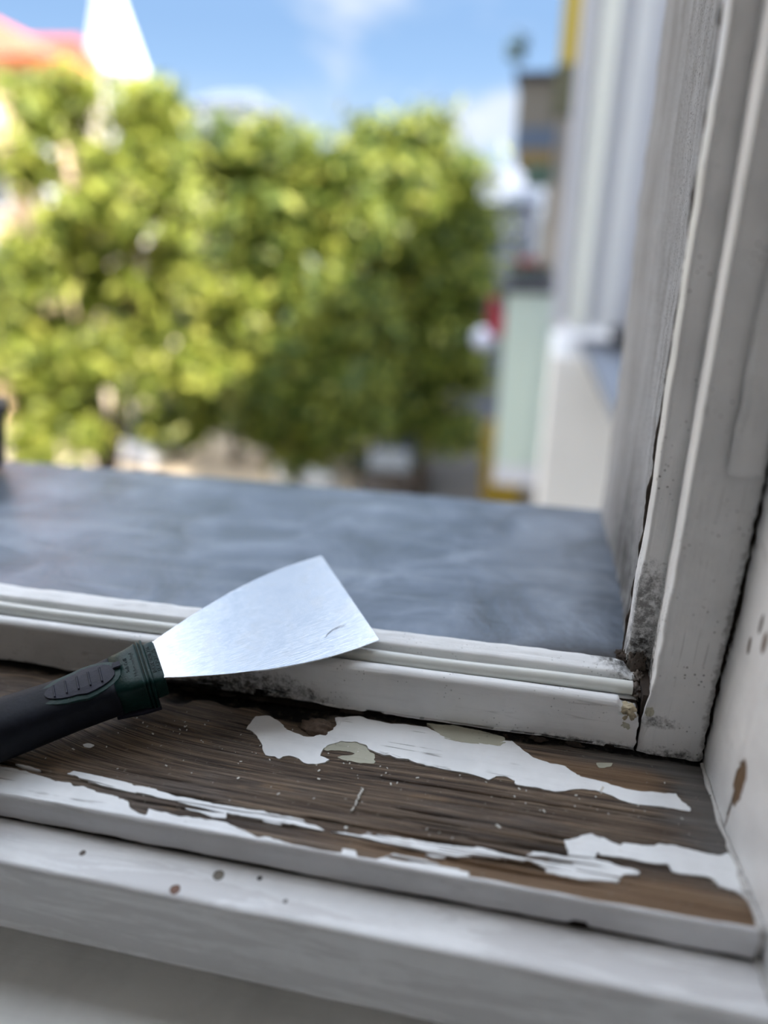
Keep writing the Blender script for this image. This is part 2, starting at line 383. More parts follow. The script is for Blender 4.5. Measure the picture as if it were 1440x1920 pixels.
I = np.arange(nu*nv).reshape(nu, nv); Fq = np.stack([I[:-1, :-1], I[1:, :-1], I[1:, 1:], I[:-1, 1:]], -1).reshape(-1, 4)
me.vertices.add(len(V)); me.vertices.foreach_set('co', V.ravel()); me.loops.add(Fq.size); me.loops.foreach_set('vertex_index', Fq.ravel())
me.polygons.add(len(Fq)); me.polygons.foreach_set('loop_start', np.arange(0, Fq.size, 4)); me.update(calc_edges=True)
uvl = me.uv_layers.new(name='grain'); BV = bend(X, Y).ravel(); uvd = np.stack([V[:, 0], BV], -1)[Fq.ravel()]
uvl.data.foreach_set('uv', uvd.ravel())
for nm, val in (('rot', rotmask(X, Y)), ('crack', cracks(X, Y)), ('greyed', np.clip(sst(X+.01*fbm(X*60, Y*200, 5, 3), .066, .084)*.9*sst(Y, .195, .215)+.8*sst(X+.02*fbm(X*50, Y*300, 8, 3), .02, .05)*sst(Y, .252, .260), 0, 1)),
                ('tanned', np.clip(.9*(1-sst(Y+.004*fbm(X*30, Y*200, 15, 3), .1925, .202))*sst(X, -.09, -.01)+.8*sst(Y+.004*fbm(X*40, Y*200, 16, 3), .232, .243)*sst(X, .0, .03)*(1-sst(Y, .252, .26))*(1-sst(X, .06, .075)), 0, 1))):
    at_ = me.attributes.new(nm, 'FLOAT', 'POINT'); at_.data.foreach_set('value', np.asarray(val, float).ravel())
me.materials.append(M_wood); me.shade_smooth()
sill = empty('wooden_windowsill', (0, .23, -.02)); tag(sill, 'inner windowsill of bare weathered brown wood with white paint peeling off in flakes', 'windowsill')
bw = bpy.data.objects.new('bare_wood', me); C.objects.link(bw); bw.parent = sill; bw.location = (0, -.23, .02)
def sub(o, p=None):                     # parts are modelled in place, then hung on the thing
    p = p or sill; o.parent = p; o.location = -Vector(p.location); return o
sub(box('board_core', (-1.75, .1856, -.030), (.0975, .275, -.0075), M_rot))
def edge_edit(X, Y, Z, S):
    j = .0009*fbm(X*60, 0*X, 77, 4)
    Y = np.where(S < .0012, Y+.0007*fbm(X*80, 0*X, 71, 4), Y)
    Z = np.where(Z < -.009, Z+j, Z)
    Z = np.where(Z < -.0095, Z+.0016*np.exp(-((X-.0335)/.0025)**4)*3, Z)      # a gnawed notch
    return X, Y, Z
sub(sweep_x('painted_front_edge', [(.1864, .0), (.1860, .0005), (.1852, .0002), (.1846, -.0007), (.1842, -.0022), (.1841, -.0042), (.1843, -.0113)], -1.75, .0955, M_edge, step=.0016, dx=.0012, amp=.00025, seed=4, edit=edge_edit))

def pip(px, py, poly):
    ins = np.zeros(px.shape, bool); d2 = np.full(px.shape, 1e9); n = len(poly)
    for i in range(n):
        x0, y0 = poly[i]; x1, y1 = poly[(i+1) % n]
        c = ((y0 > py) != (y1 > py)) & (px < (x1-x0)*(py-y0)/((y1-y0) or 1e-12)+x0); ins ^= c
        dx, dy = x1-x0, y1-y0; L = dx*dx+dy*dy or 1e-12
        t = np.clip(((px-x0)*dx+(py-y0)*dy)/L, 0, 1); d2 = np.minimum(d2, (px-x0-t*dx)**2+(py-y0-t*dy)**2)
    return np.where(ins, 1, -1)*np.sqrt(d2)
def flake(name, px, material, seed, label=None, thick=.00045, slit=None, rough=.0005, rx=.0007, ry=.0003, lift=.0, zoff=0, parent=None):
    """a sheet of old paint left on the wood, cut out by marching squares from its outline and the grain"""
    poly = [(p.x, p.y) for p in (at(a, b, 2, 0) for a, b in px)]
    P = np.array(poly); x0, y0 = P.min(0)-.002; x1, y1 = P.max(0)+.002
    gx = np.arange(x0, x1, rx); gy = np.arange(y0, y1, ry); X, Y = np.meshgrid(gx, gy, indexing='ij')
    sdist = pip(X, Y, poly)
    f = sdist + rough*fbm(X*350, Y*900, seed, 3)
    if slit is not None: f = np.minimum(f, slit(X, Y))
    f = np.minimum(f, Y-.18530-.00015*fbm(X*200, 0*X, seed+3, 3))
    f = np.where(np.abs(f) < 2e-6, 2e-6, f)
    f[0, :] = f[-1, :] = -.001; f[:, 0] = f[:, -1] = -.001
    ins = f > 0; verts = []; idx = {}
    def zt(x, y, s): return float(low(x, y))+thick+zoff+lift*max(0, 1-s/.003)
    def corner(i, j):
        k = (i, j)
        if k not in idx: idx[k] = len(verts); verts.append((gx[i], gy[j], 0, sdist[i, j]))
        return idx[k]
    def cross(i, j, k, l):
        key = (i, j, k, l) if (i, j) < (k, l) else (k, l, i, j)
        if key not in idx:
            i, j, k, l = key; t = f[i, j]/(f[i, j]-f[k, l]); idx[key] = len(verts)
            verts.append((gx[i]+(gx[k]-gx[i])*t, gy[j]+(gy[l]-gy[j])*t, 0, 0))
        return idx[key]
    faces = []; rim = []
    cnt = ins[:-1, :-1].astype(int)+ins[1:, :-1]+ins[1:, 1:]+ins[:-1, 1:]
    for i, j in zip(*np.nonzero(cnt)):
        q = [(i, j), (i+1, j), (i+1, j+1), (i, j+1)]; out = []; fl = []
        for a in range(4):
            A, B = q[a], q[(a+1) % 4]
            if ins[A]: out.append(corner(*A)); fl.append(0)
            if ins[A] != ins[B]: out.append(cross(*A, *B)); fl.append(1)
        if len(out) > 2:
            faces.append(out)
            for a in range(len(out)):
                if fl[a] and fl[(a+1) % len(out)]: rim.append((out[a], out[(a+1) % len(out)]))
    vx = np.array([v[0] for v in verts]); vy = np.array([v[1] for v in verts]); vs = np.array([v[3] for v in verts])
    vz = low(vx, vy)+thick+zoff+lift*np.clip(1-vs/.0025, 0, 1)*sst(fbm(vx*90, vy*90, seed+7, 2), -.1, .5)
    top = np.stack([vx, vy, vz], -1).tolist(); n = len(top)
    bot = {}
    for a, b in rim:
        for k in (a, b):
            if k not in bot: bot[k] = len(top); top.append([top[k][0], top[k][1], top[k][2]-thick-.0006])
        faces.append((b, a, bot[a], bot[b]))
    o = mesh_obj(name, top, faces, material, sill); sub(o)
    if label: o['label'] = label
    return o
P1 = [(462,1367),(479,1345),(503,1343),(519,1351),(532,1363),(539,1370),(556,1377),(569,1383),(583,1384),(606,1377),(622,1372),(631,1361),(628,1347),(672,1345),(689,1349),(711,1354),(733,1358),(758,1359),(800,1365),(835,1385),(900,1396),(930,1400),(938,1393),(960,1391),(975,1403),(1000,1422),(1030,1432),(1057,1437),(1087,1456),(1125,1465),(1170,1480),(1211,1487),(1267,1491),(1279,1504),(1294,1517),(1293,1523),(1249,1516),(1207,1512),(1177,1506),(1147,1493),(1117,1482),(1080,1480),(1042,1486),(1012,1479),(967,1472),(964,1465),(945,1456),(930,1456),(917,1463),(900,1457),(844,1447),(782,1433),(765,1426),(747,1425),(730,1418),(719,1419),(703,1412),(692,1408),(686,1399),(667,1393),(639,1392),(617,1398),(607,1405),(600,1420),(617,1427),(608,1432),(594,1434),(580,1434),(569,1431),(558,1422),(544,1418),(531,1419),(524,1425),(515,1419),(497,1417),(489,1391),(478,1376)]
P2 = [(1059,1577),(1080,1574),(1087,1568),(1110,1566),(1132,1572),(1147,1581),(1164,1587),(1168,1582),(1226,1589),(1234,1584),(1290,1592),(1324,1602),(1346,1606),(1365,1600),(1390,1630),(1408,1679),(1402,1690),(1380,1671),(1350,1664),(1339,1652),(1324,1645),(1275,1639),(1260,1634),(1252,1622),(1219,1619),(1200,1615),(1162,1607),(1125,1604),(1121,1598),(1117,1609),(1087,1607),(1065,1604),(1062,1589)]
P3 = [(127,1452),(139,1447),(169,1452),(195,1459),(225,1465),(247,1469),(251,1474),(281,1476),(300,1484),(337,1495),(375,1502),(400,1509),(445,1515),(515,1528),(567,1539),(591,1549),(612,1560),(650,1563),(678,1568),(688,1563),(730,1570),(792,1579),(851,1589),(900,1592),(949,1600),(986,1606),(999,1598),(1050,1606),(1110,1611),(1147,1619),(1198,1636),(1196,1640),(1168,1640),(1159,1654),(1125,1651),(1087,1649),(1050,1641),(1027,1636),(1012,1622),(994,1615),(900,1606),(869,1605),(827,1610),(782,1607),(733,1598),(692,1593),(678,1593),(650,1587),(622,1581),(619,1570),(594,1560),(549,1546),(521,1548),(487,1539),(462,1532),(426,1525),(423,1535),(400,1534),(375,1525),(330,1512),(303,1506),(304,1499),(280,1491),(255,1487),(250,1495),(210,1480),(161,1467),(146,1459)]
P4 = [(-60,1430),(0,1437),(37,1444),(67,1454),(105,1465),(131,1469),(139,1476),(157,1475),(180,1486),(210,1493),(232,1501),(240,1504),(244,1517),(259,1527),(274,1531),(279,1519),(337,1532),(375,1536),(424,1544),(456,1559),(483,1572),(501,1570),(514,1575),(556,1587),(608,1598),(640,1601),(643,1592),(667,1597),(671,1607),(699,1616),(740,1600),(780,1609),(840,1625),(880,1637),(872,1652),(886,1658),(950,1668),(1000,1675),(1050,1684),(1104,1699),(1112,1704),(1125,1703),(1200,1718),(1294,1738),(1350,1752),(1350,1760),(1294,1748),(1200,1728),(1050,1697),(900,1670),(720,1638),(540,1604),(400,1572),(300,1550),(200,1528),(100,1507),(0,1487),(-60,1475)]
P4b = [(24,1432),(40,1434),(62,1440),(87,1447),(70,1446),(45,1440)]
P5 = [(607,1405),(617,1398),(639,1392),(667,1393),(686,1399),(692,1408),(703,1415),(702,1433),(690,1432),(675,1432),(640,1425),(633,1420),(650,1417),(668,1414),(655,1410),(630,1408),(612,1408)]
P6 = [(800,1358),(850,1362),(900,1373),(945,1385),(948,1394),(938,1400),(900,1398),(835,1388)]
P7 = [(155,1397),(165,1394),(178,1398),(170,1402),(158,1401)]
P8 = [(1117,1430),(1150,1431),(1145,1438),(1122,1440)]
flake('paint_flake', P1, M_flake, 1, 'largest white paint flake, running from the dark knot to the right', lift=.0004)
flake('paint_flake', P2, M_flake, 2, 'white paint flake touching the right-hand window lining', lift=.0005)
def hair(X, V, s, wdt):
    n = vn(X*7, V*520, s)*.8+vn(X*30, V*900, s+1)*.2; m_ = sst(vn(X*12, V*160, s+2), .45, .62)
    return (np.abs(n-.5)-wdt*m_)*.004
def slits3(X, Y):
    V = bend(X, Y); n = vn(X*16, V*900, 51)*.65+vn(X*60, V*1500, 52)*.35
    return np.minimum(hair(X, V, 57, .045), (.61-n-.16*sst(X, -.09, -.07)*(1-sst(X, .0, .02))*(1-sst(Y, .192, .197)))*.003)
def slits4(X, Y):
    n = vn(X*14, Y*1050, 55)*.7+vn(X*55, Y*1700, 56)*.3
    t = sst(X, -.135, -.09); tear = sst(X, -.045, -.03)*(1-sst(X, .005, .02))
    dfront = sst(Y, .1862, .1885)
    return np.minimum(hair(X, Y, 67, .05*t*dfront), (.86-n-t*.22*dfront-tear*.26*dfront)*.003)
flake('paint_flake', P3, M_flake, 3, 'long ragged white strip of paint parallel to the front edge', slit=slits3, lift=.0003)
flake('paint_flake', P4, M_flake, 4, 'white paint left along the front edge, torn into slivers along the grain', slit=slits4, lift=.0002)
flake('paint_flake', P4b, M_flake, 14, 'thin white sliver of paint at the left')
flake('paint_flake', P5, M_primer, 5, 'grey-green patch of old underpaint', thick=.0002, rough=.0007)
flake('paint_flake', P6, M_primer, 6, 'beige patch of underpaint below the window rail', thick=.0006, rough=.0006)
flake('paint_flake', P7, M_flake, 7, 'tiny loose white paint chip below the handle')
flake('paint_flake', P8, M_primer, 8, 'faint beige scrap of underpaint near the right corner', thick=.0002)
# crumbs of scraped paint scattered over the wood
bm = bmesh.new(); rr = random.Random(3)
for k in range(170):
    x = rr.uniform(-.2, .08); y = rr.choice([rr.uniform(.195, .255), rr.gauss(.232, .006), rr.gauss(.238, .004)]); s = rr.uniform(.00012, .00042)*(2 if rr.random() < .05 else 1)
    m_ = Matrix.Translation((x, y, .0002)) @ Matrix.Rotation(rr.uniform(0, 6), 4, 'Z') @ Matrix.Rotation(rr.uniform(-.6, .6), 4, 'X') @ Matrix.Diagonal((s*rr.uniform(1, 2.4), s, s*.35, 1))
    bmesh.ops.create_cube(bm, size=1.6, matrix=m_)
for k in range(26):                              # the dotted scrape mark
    t_ = k/25; p = at(680-t_*19, 1478+t_*42, 2, .0004)
    if rr.random() < .8: bmesh.ops.create_cube(bm, size=.0006, matrix=Matrix.Translation((p.x+rr.gauss(0, .0002), p.y, .0004)))
tag(sub(bm_obj('paint_crumbs', bm, M_dust)), kind='stuff')
# knot, lumpy round end of old wood
def lump(name, c, r, mat_, amp=.25, seed=0, parent=None, sub_=4, freq=3.0):
    bm = bmesh.new(); bmesh.ops.create_icosphere(bm, subdivisions=sub_, radius=1)
    for v in bm.verts:
        p = v.co.copy(); n = float(fbm(p.x*freq+seed, p.y*freq+p.z*freq*.7, seed, 4)); q = p*(1+amp*n)
        v.co = Vector((c[0]+q.x*r[0], c[1]+q.y*r[1], c[2]+q.z*r[2]))
    o = bm_obj(name, bm, mat_, None, True); return sub(o, parent) if parent is not None else o
k_ = at(592, 1362, 2, .001)
M_knot = plain('rusty_brown_knot', col(92, 76, 64), .8, 0, .7, 700)
lump('wood_knot', (k_.x, k_.y, -.0005), (.0078, .0052, .0042), M_knot, .3, 5, sill)['label'] = 'dark round knot standing proud beside the window rail'
for q, (a, b) in enumerate([(640, 1352), (660, 1349), (1010, 1397), (1075, 1404), (350, 1298), (420, 1312), (480, 1322)]):
    p = at(a, b, 2, .0)
    lump('dirt_crumb', (p.x, .2650, .0003), (rr.uniform(.002, .005), .0014, .0012), M_rot, .6, 20+q, sill, 3)['kind'] = 'stuff'

# ---------------------------------------------------------------- window frame
win = empty('window_1', (0, .28, 0)); tag(win, 'old white painted window frame, bottom rail and right-hand post', kind='structure')
def rail_edit(X, Y, Z, S):
    ragged = .0009+.0008*fbm(X*50, 0*X, 81, 4)+.0055*sst(X, -.175, -.15)*(1-sst(X, -.105, -.072))*(.75+.5*fbm(X*60, 0*X, 83, 4))+.0022*(1-sst(X, -.16, -.145))*(.7+fbm(X*50, 0*X, 84, 3))
    notch = .0028*np.exp(-((X-.0490)/.0017)**6)+.0015*np.exp(-((X+.0585)/.004)**4)
    Z = np.where(Z < .0015, Z+np.clip(ragged, 0, 1)+notch, Z)
    Z = Z + (Z < .004)*0
    X = X-sst(X, .0575, .0597)*(.0003+.0007*np.clip(fbm(Z*330, 0*Z, 86, 3)+.2, -.3, 1)+.0016*sst(Z, .012, .028))
    tip = sst(X, .047, .058)                      # the right end is broken and lumpy
    Y = Y+.0006*tip*fbm(X*300, S*300, 88, 3); Z = Z+.0007*tip*fbm(X*300, S*300, 89, 3)
    bd = (Z > .0205) & (Y < .274)
    cut = sst(X, .0505, .0512)
    Z = np.where(bd, Z-cut*.0035, Z); Y = np.where(bd, Y+cut*.0008, Y)
    top = (Z > .0275)
    Z = np.where(top, Z-.0022*sst(X+.003*fbm(X*150, Y*200, 90, 2), .048, .057), Z)
    Z = np.where(top & (Y > .288), Z+.0005*fbm(X*120, Y*150, 91, 3), Z)
    return X, Y, Z
RP = [(.2655, .0002), (.2655, .0012), (.2655, .0195), (.2657, .0208), (.2655, .0222), (.2658, .0237), (.2668, .0249), (.2684, .0256), (.2702, .0256), (.2718, .0249), (.2728, .0236), (.2735, .0222),
      (.2800, .0222), (.2822, .0224), (.2824, .0284), (.2829, .0292), (.2842, .0295), (.2900, .0304), (.2925, .0302), (.2932, .0292), (.2934, .0235), (.2934, .0150)]
sub(sweep_x('bottom_rail', RP, -1.75, .0598, M_rail, step=.0009, dx=.0011, amp=.00022, seed=12, edit=rail_edit), win)
sub(box('rail_core', (-1.75, .2685, -.004), (.0585, .292, .0215), M_rot), win)
lump('broken_filler', (.0546, .2688, .0188), (.0040, .0036, .0044), M_cream, .35, 9, win)['label'] = 'broken beige lump where the rail bead ends'
lump('broken_filler', (.0540, .2672, .0140), (.0030, .0020, .0026), M_primer, .4, 19, win)
lump('paint_blister', (.0628, .2660, .0225), (.0018, .0009, .0026), M_primer, .35, 11, win)['label'] = 'small grey-brown chip on the post'
# hollow vinyl strip in the groove
def tube(name, path, rad, mat_, closed=True, wall=.0, ell=(1, 1), flat=.0, n=14, cap=False):
    rings = []
    for k, p in enumerate(path):
        r = rad[k] if isinstance(rad, (list, tuple)) else rad; t = (Vector(path[min(k+1, len(path)-1)])-Vector(path[max(k-1, 0)])).normalized()
        a = t.cross(Vector((0, 0, 1))).normalized(); b = a.cross(t)
        rings.append([tuple(Vector(p)+a*cos(2*pi*i/n)*r*ell[0]+b*sin(2*pi*i/n)*r*ell[1]) for i in range(n)])
    return rings
path = [(x, .2768-.0004*max(0, (x-.02)/.035)+.0002*sin(x*60), .0257+.0003*sin(x*37)+.0003*max(0, (x-.02)/.03)**2) for x in np.arange(-1.75, .0565, .004)]
path[-1] = (.0562, path[-1][1], path[-1][2])
ro = tube('strip', path, .0031, None); ri = tube('strip', path[-6:], .0023, None)
sub(loft('weather_strip', ro, M_vinyl, cap=False), win)['label'] = 'hollow white vinyl draught strip lying in the groove of the rail'
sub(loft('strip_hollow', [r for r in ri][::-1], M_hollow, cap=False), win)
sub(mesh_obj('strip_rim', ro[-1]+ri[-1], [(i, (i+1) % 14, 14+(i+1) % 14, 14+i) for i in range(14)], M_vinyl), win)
sub(mesh_obj('strip_shade_disc', tube('s', [path[-6], path[-5]], .0029, None)[0], [tuple(range(14))], M_hollow), win)
# post: near face, lit side, recessed face, thin edge
def post_edit(X, Y, Z, S):
    foot = 1-sst(Z, .018, .042)
    isl = S > .024
    X = np.where((X < .0632) & (Y < .267), X-.0021*foot+.0003*foot*fbm(Z*330, 0*Z, 94, 3), X)
    X = np.where((X > .0855), X+.0007*fbm(Z*70, 0*Z, 95, 4)+.0006*fbm(Z*500, 0*Z, 96, 2)+.0004, X)
    X = X+.0006*foot*fbm(Z*200, S*200, 97, 3)*(Y > .28)
    e = (X > .0615) & (X < .0650) & (Y < .2905) & (Y > .265)
    rough = 1-sst(Z, .05, .12)
    Y = np.where(e, Y+.0010*rough*fbm(Z*120, S*300, 98, 3), Y); X = np.where(e, X+.0007*rough*fbm(Z*140, S*200, 99, 3), X)
    c = (X < .0552-.012*np.clip(Z-.1, 0, .45)) & (Y > .2885)
    X = np.where(c, X+.0007*fbm(Z*45, 0*Z, 101, 3), X)
    Z = np.where(Z < .001, Z+.0012*fbm(X*150, Y*150, 103, 3)+.0005, Z)
    return X, Y, Z
PP = [(.0868, .2720), (.0866, .2662), (.0858, .2655), (.0632, .2655), (.0624, .2659), (.0622, .2666), (.0642, .2885), (.0644, .2898), (.0636, .2902), (.0556, .2902), (.0546, .2906), (.0544, .2914), (.0544, .3012), (.0552, .3022), (.0600, .3022)]
sub(sweep_z('side_post', PP, 0, 2.32, M_post, step=.0011, dz=.0014, amp=.00022, seed=31, edit=post_edit), win)
sub(box('post_core', (.0600, .2700, -.004), (.0935, .300, .028), M_rot), win)
sub(box('gap_light_block', (.0845, .2705, .0), (.1100, .2900, 2.32), M_rot), win)  # dark box added behind the crack to stop sky showing through
def joint_edit(X, Y, Z, S):
    X = X+np.where(X < .0545-.012*np.clip(Z-.1, 0, .45), .0013*fbm(Z*110, 0*Z, 171, 4)+.0006, 0); return X, Y, Z
sub(sweep_z('dark_joint_strip', [(.0560, .3016), (.0538, .3022), (.0536, .3032), (.0560, .3038)], .02, 2.32, M_rot, step=.001, dz=.0012, amp=.0001, seed=37, edit=joint_edit), win)  # solid dark strip standing in for the shade of an open crack
# raised batten with rough painted-over edge
def bat_edit(X, Y, Z, S):
    X = X - .045*0 + np.where(X < .0845, .0009*fbm(Z*70, 0*Z, 111, 4), 0)
    return X, Y, Z
bl = [at(1360, 888, 1, .2625), at(1385, 700, 1, .2625), at(1415, 560, 1, .2625), at(1440, 462, 1, .2625)]
prof = [(.0860, .2658), (.0855, .2618), (.0766, .2614), (.0752, .2618), (.0745, .2632), (.0745, .2660)]
sub(sweep_z('batten', prof, bl[0].z, 2.32, M_batten, step=.0012, dz=.0016, amp=.0006, seed=41, edit=bat_edit, lean=.012), win)['label'] = 'raised painted strip on the post with a rough left edge'
sub(mesh_obj('batten_foot', [(.0746, .2660, bl[0].z), (.0746, .2630, bl[0].z), (.0766, .2614, bl[0].z+.0002), (.0855, .2618, bl[0].z), (.0860, .2658, bl[0].z), (.0800, .2660, bl[0].z-.0012)], [(0, 5, 1), (1, 5, 2), (2, 5, 3), (3, 5, 4)], M_batten), win)
# dirt in the lower corner of the frame
for q, (x, y, z, a, b, c_) in enumerate([(.0590, .2895, .0290, .0036, .0022, .0075), (.0570, .2930, .0295, .0034, .0030, .0032), (.0600, .2850, .0250, .0024, .0040, .0040), (.0560, .2985, .0270, .0032, .0035, .0040), (.0585, .2780, .0235, .0026, .0050, .0030), (.0555, .3040, .0240, .0035, .0040, .0040)]):
    tag(lump('dirt_crust', (x, y, z), (a, b, c_), M_rot if q % 2 else paint('crusted_dirt_%d' % q, (110, 100, 92), dirt=.9, specks=1, rough=.95, bumpd=.002), .75, 60+q, win, 4, 5), kind='stuff')

# ---------------------------------------------------------------- outer reveal, metal sill
def rev_edit(X, Y, Z, S):
    X = X + .0008*fbm(Z*110, Y*60, 121, 3)+.0012*fbm(Z*14, Y*14, 122, 2)
    return X, Y, Z
RV = [(.0700, .3030), (.0552, .3042), (.0552, .3085), (.0568, .3200), (.0600, .3450), (.0630, .3750), (.0648, .4200), (.0656, .5000), (.0658, .5640), (.0668, .5690), (.0700, .5700), (.16, .5700)]
wo = sweep_z('wall_outside', RV, -.02, 2.32, M_cement, step=.0022, dz=.0030, amp=.0004, seed=51, edit=rev_edit)
tag(wo, 'weathered grey rough reveal of the outer wall right of the metal sill', kind='structure')
nx, ny = 160, 90
ms = []
for i in range(nx):
    x = -1.75+(.072+1.75)*(i/(nx-1))**.6
    for j in range(ny):
        y = .2930+(.5690-.2930)*j/(ny-1)
        z = .0217-.1052*(y-.292)+.0005*float(fbm(x*9, y*18, 131, 2))
        ms.append((x, y, z))
    zl = ms[-1][2]; ms += [(x, .5712, zl-.0012), (x, .5720, zl-.004), (x, .5718, zl-.03)]
metal = mesh_obj('metal_windowsill', ms, grid_faces(nx, ny+3), M_zinc, None, True)
metal.location = (0, 0, 0); tag(metal, 'blue-grey weathered zinc sheet sill outside the window', 'windowsill')

# ---------------------------------------------------------------- inner lining on the right, front ledge, lower shelf
def lin_edit(X, Y, Z, S):
    X = X+.0006*fbm(Z*25, Y*25, 141, 3)
    c = (Y > .264)
    X = np.where(c, X+.0001+.0007*fbm(Z*60, 0*Z, 143, 3)+.0008*fbm(Z*420, 0*Z, 145, 3), X)
    return X, Y, Z
LP = [(.0930, .2740), (.0895, .2710), (.0884, .2665), (.0880, .2620), (.0884, .2480), (.0886, .2330), (.0889, .2312), (.0894, .2303), (.0889, .2294), (.0891, .2265), (.0905, .2120), (.0931, .1835), (.0955, .1640), (.1010, .1200), (.1030, .1150), (.1100, .1130), (.5, .1130)]
wr = sweep_z('wall_right', LP, -.07, 2.32, M_reveal, step=.0016, dz=.0025, amp=.0003, seed=61, edit=lin_edit)
tag(wr, 'white painted lining of the window recess on the right, chipped to brown wood', kind='structure')
cp = []
for k in range(120):
    t_ = k/119; y = .264-(.264-.165)*t_; x = float(np.interp(y, [.1640, .1835, .2120, .2265, .2480, .2655], [.0950, .0926, .0900, .0887, .0880, .0876]))
    cp.append((x-.0002+.0006*float(fbm(y*300, 1, 151, 3)), y, .0004+.0005*float(fbm(y*260, 5, 152, 3))-(.012 if y < .1855 else 0)))
ck = loft('caulk_bead', tube('c', cp, [.0008+.0009*abs(float(fbm(k*.13, 3, 153, 3)))+.0006*(k > 70) for k in range(120)], None, n=8), paint('dirty_caulk', (205, 203, 200), dirt=.8, specks=.9, bumpd=.001))
sub(ck); ck['label'] = 'lumpy whitish caulk bead along the right-hand lining'
def led_edit(X, Y, Z, S):
    Y = np.where(S < .0022, Y+.0009*fbm(X*70, 0*X, 161, 4)-.0003, Y); Z = np.where(S < .0022, Z+.0004*fbm(X*90, 0*X, 162, 3), Z); return X, Y, Z
t2 = sweep_x('trim_1', [(.1852, -.0150), (.1842, -.0126), (.1820, -.0120), (.1662, -.0120), (.1648, -.0124), (.1642, -.0136), (.1641, -.0490), (.1650, -.0505), (.1750, -.0510), (.1752, -.0720)], -1.75, .3, M_ledge, step=.0014, dx=.0022, amp=.0003, seed=71, edit=led_edit)
tag(t2, 'broad glossy white ledge board in front of the bare wooden sill', kind='structure')
t3 = sweep_x('trim_2', [(.1760, -.0660), (.1600, -.0662), (.0300, -.0675), (.0270, -.0685), (.0265, -.0715), (.0265, -.0950)], -1.75, .3, M_low, step=.004, dx=.01, amp=.0003, seed=73)
tag(t3, 'lowest pale painted shelf under the ledge, nearest the camera', kind='structure')

# ---------------------------------------------------------------- scraper
O = Vector((-.15488, .24647, .02996)); U_ = Vector((.7794, .6175, .1063)).normalized(); N_ = Vector((.0449, -.2242, .9735)); V_ = N_.cross(U_).normalized(); N_ = U_.cross(V_)
scr = empty('paint_scraper'); m4 = Matrix((U_, V_, N_)).transposed().to_4x4(); m4.translation = O; scr.matrix_world = m4
tag(scr, 'paint scraper with wide steel blade and dark rubber handle lying across the windowsill', 'scraper')
half = [(-12, 11.6), (0, 12.3), (6, 15.2), (12, 17.7), (19, 20.6), (27, 23.6), (35, 26.2), (42, 28.6), (50, 30.6), (58, 32.4), (66, 33.7), (75, 34.7), (84, 35.1), (94.6, 35.0), (95.3, 34.6)]
rowsn = 9; top = []
for i, (u, v) in enumerate(half):
    for j in range(rowsn):
        s = -1+2*j/(rowsn-1); z = .35-.0*u+(.5*sin(max(0, u)/95.3*pi))*.5
        top.append((u/1000, s*v/1000, z/1000))
nb = len(top); bot = [(x, y, z-(.0011-.0007*max(0, x)/.0953)) for x, y, z in top]; fs = grid_faces(len(half), rowsn)
ff = [f[::1] for f in fs]+[tuple(nb+a for a in f[::-1]) for f in fs]
def strip_(idx): return [(a, b, nb+b, nb+a) for a, b in zip(idx[:-1], idx[1:])]
L_ = len(half)
ff += strip_([i*rowsn for i in range(L_)])+strip_([i*rowsn+rowsn-1 for i in range(L_)])+strip_([(L_-1)*rowsn+j for j in range(rowsn)])+strip_(list(range(rowsn)))
bld = mesh_obj('blade', top+bot, ff, M_steel, scr)
bm = bmesh.new(); bm.from_mesh(bld.data); bmesh.ops.recalc_face_normals(bm, faces=bm.faces)
es = [e for e in bm.edges if e.calc_face_angle(0) > .8]; bmesh.ops.bevel(bm, geom=es, offset=.00015, segments=2, affect='EDGES'); bm.to_mesh(bld.data); bm.free(); bld.data.shade_smooth(); bld['label'] = 'wide bright stainless steel blade'
# edge radius keeps shading flat on the faces
try: bld.data.set_sharp_from_angle(angle=radians(25))
except Exception: pass
sp_ = [(72.5, -22.5), (75, -20.5), (78, -19.2), (82, -18.6), (86, -19.0)]
scv = []
for k, (u, v) in enumerate(sp_):
    wd = .16 if 0 < k < len(sp_)-1 else .03
    scv += [(u/1000, (v-wd)/1000, .00082-.0), (u/1000, (v+wd)/1000, .00082)]
scratch = mesh_obj('scratch', scv, [(2*i, 2*i+2, 2*i+3, 2*i+1) for i in range(len(sp_)-1)], M_scratch, bld)
scratch['label'] = 'thin dark curved scratch near the cutting edge'
def ring(u, w_, h_, c, p=4.0, n=40, zt=None):
    out = []
    for i in range(n):
        a = 2*pi*i/n; cx, sx = cos(a), sin(a)
        y = math.copysign(abs(cx)**(2/p), cx)*w_; z = math.copysign(abs(sx)**(2/p), sx)*h_
        out.append((u/1000, y/1000, (c+z)/1000))
    return out
def body(name, secs, mat_, par=scr): return loft(name, [ring(*s) for s in secs], mat_, par)
# small ferrule around the blade root
body('ferrule', [(-9, 13.2, 6.4, -5.2, 9), (-.9, 13.0, 6.3, -5.3, 9), (-.3, 12.6, 5.9, -5.3, 8), (-.1, 11.8, 5.2, -5.3, 7)], M_green)['label'] = 'dark green plastic ferrule around the blade root'
